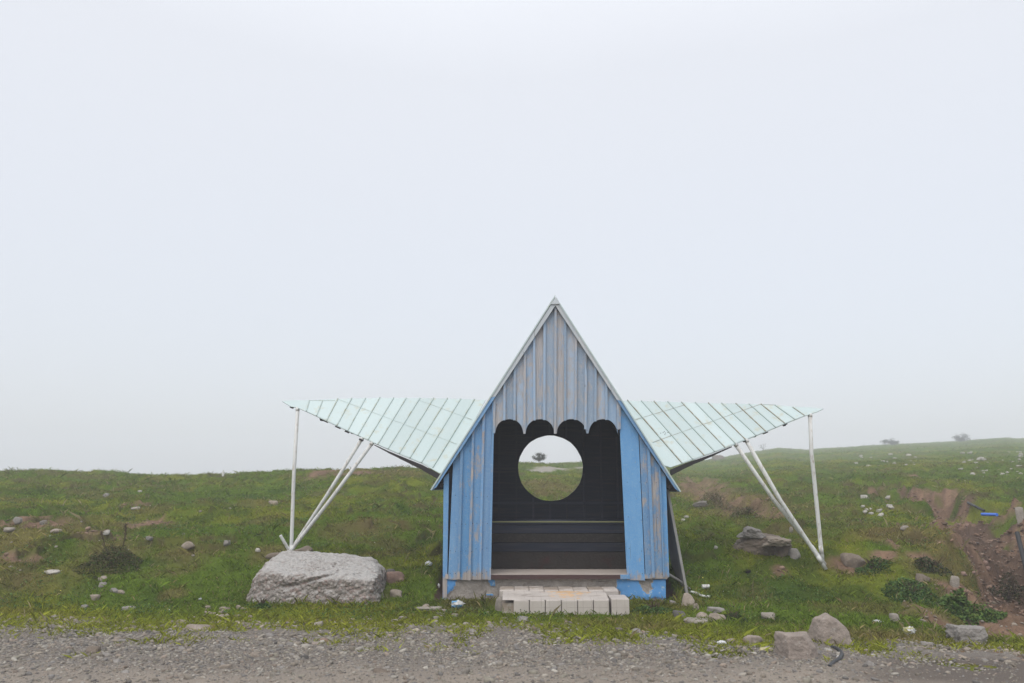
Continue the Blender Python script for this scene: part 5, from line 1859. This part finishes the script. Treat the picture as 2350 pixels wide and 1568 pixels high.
a = P(1534, 1318, 9.93); b_ = gp_(1584, 1356, 0.02)
stick([a, (a + b_) / 2 + Vector((0, 0, 0.01)), b_], [0.016, 0.014, 0.010], M['grey_wood'], 'pale stick propped beside the leaning board', 'stick', 'stick')
stick([gp_(1583, 1362), gp_(1600, 1368, 0.03), gp_(1612, 1372), gp_(1630, 1374)], [0.012, 0.016, 0.014, 0.012], M['pole'], 'whitish branch lying in the grass above the tan stone pile', 'branch', 'branch')
stick([gp_(1611, 1351), gp_(1628, 1350)], [0.025, 0.022], M['pole'], 'short whitish log in the grass right of the leaning board', 'log', 'log')
rub = NT('black_rubber', 0.5).col((0.03, 0.032, 0.035))
M['rubber'] = rub
stick([gp_(1908, 1490, 0.014), gp_(1918, 1492, 0.016), gp_(1928, 1499, 0.018), gp_(1933, 1508, 0.018), gp_(1927, 1518, 0.016), gp_(1913, 1525, 0.014), gp_(1903, 1534, 0.010)], 0.017, M['rubber'], 'curved black hose piece at the gravel edge beside the pink rocks', 'hose', 'hose', 12)
stick([gp_(2222, 1160, 0.05), gp_(2240, 1172, 0.08), gp_(2260, 1182, 0.05)], 0.03, M['rubber'], 'dark pipe lying down the upper gully', 'pipe', 'pipe', 10)
blu = NT('blue_plastic', 0.4).col((0.05, 0.16, 0.62))
g0 = P(2254, 1180.5, 15.2); g1_ = P(2288, 1181.5, 14.8)
stick([g0, g1_], 0.028, blu, 'bright blue plastic pipe sticking out over the gully', 'pipe', 'pipe', 12)
gp0 = P(2334, 1222, 11.6); gp1 = P(2356, 1310, 11.3)
stick([gp0, (gp0 + gp1) / 2, gp1], 0.03, M['rubber'], 'grey pipe standing in the gully at the right edge', 'pipe', 'pipe', 12)

litter_mats = {}


def litter(u, v, wd, ht, col, label, col2=None, name='plastic_litter'):
    """crumpled sheet of plastic or paper"""
    g = G(u, v + ht * 0.4)
    k = g.y / FPX
    wm, hm = wd * k, ht * k
    v_, f_ = ico(4)
    s = int(u * 7 + v)
    p_ = v_ * (1 + 0.9 * (np.abs(fbm3(v_ + s, 2.3, s, 4) - 0.5) * 2 - 0.25))[:, None]
    p_[:, 0] *= wm / np.ptp(p_[:, 0]); p_[:, 1] *= wm * 0.7 / np.ptp(p_[:, 1]); p_[:, 2] *= hm / np.ptp(p_[:, 2])
    p_[:, 2] -= p_[:, 2].min()
    cols = np.tile(np.array(col), (len(p_), 1))
    if col2 is not None:
        m_ = fbm3(v_ + s, 1.4, s + 3, 2) > 0.55
        cols[m_] = col2
    o_ = mesh_np(name, p_, f_.ravel(), 3, np.concatenate([cols, np.ones((len(p_), 1))], 1), [M['litter']], False)
    o_.location = (g.x, g.y, g.z - 0.004)
    return tag(o_, label, 'litter')


M['litter'] = tint_mat('crumpled_plastic', 0.45, 0.2)
litter(1050, 1389, 34, 20, (0.60, 0.60, 0.58), 'crumpled white and blue litter in front of the left plinth', (0.16, 0.38, 0.62))
litter(983, 1295, 18, 13, (0.62, 0.63, 0.64), 'white plastic scrap in grass between the boulder and the shelter')
litter(1007, 1345, 6, 10, (0.62, 0.63, 0.64), 'tiny white scrap at the left corner of the shelter')
litter(1657, 1476, 26, 10, (0.70, 0.71, 0.72), 'crumpled white bag at the gravel edge beside the small round stone')
litter(1757, 1493, 34, 12, (0.55, 0.50, 0.30), 'yellowish rag at the gravel edge left of the roadside rock pair')
litter(1918, 1508, 17, 8, (0.66, 0.66, 0.66), 'white paper scrap inside the curve of the black hose')
litter(2015, 1427, 26, 9, (0.64, 0.65, 0.66), 'white plastic strip in the grass above the far right litter')
litter(2088, 1450, 28, 20, (0.62, 0.63, 0.62), 'white and yellow plastic bag in the grass near the concrete lump', (0.42, 0.40, 0.16))
litter(2168, 1451, 11, 7, (0.68, 0.68, 0.68), 'small white scrap just left of the concrete lump')
litter(1474, 1419, 5, 5, (0.66, 0.66, 0.66), 'tiny white scrap in the grass right of the steps')
litter(460, 1375, 9, 5, (0.66, 0.68, 0.70), 'small white scrap in the grass left of the boulder')
litter(387, 1401, 5, 5, (0.70, 0.70, 0.70), 'tiny white scrap in the lower left grass')
dg = litter(1716, 1313, 18, 9, (0.028, 0.024, 0.020), 'black dung lump in the grass below the outcrop', None, 'dung_lump')
dg['category'] = 'dung'

# ------------------------------------------------------------------ the fog
hz_me = bpy.data.meshes.new('haze')
bm = bmesh.new()
bmesh.ops.create_cube(bm, size=1.0)
bm.to_mesh(hz_me); bm.free()
hz = bpy.data.objects.new('haze', hz_me)
COL.objects.link(hz)
ZL, ZH = -3.0, 16.0
hz.scale = (760, 330, ZH - ZL)
hz.location = (0, 90, (ZL + ZH) / 2)
hm_ = bpy.data.materials.new('fog')
hm_.use_nodes = True
ht = hm_.node_tree
ht.nodes.clear()
ho = ht.nodes.new('ShaderNodeOutputMaterial')
hv = ht.nodes.new('ShaderNodeVolumePrincipled')
hv.inputs['Color'].default_value = (0.90, 0.93, 1.0, 1)
hv.inputs['Density'].default_value = 0.0037
hv.inputs['Anisotropy'].default_value = 0.0
ht.links.new(hv.outputs[0], ho.inputs['Volume'])
hz_me.materials.append(hm_)
tag(hz, 'thin pale fog over the hillside', None, None, 'stuff')
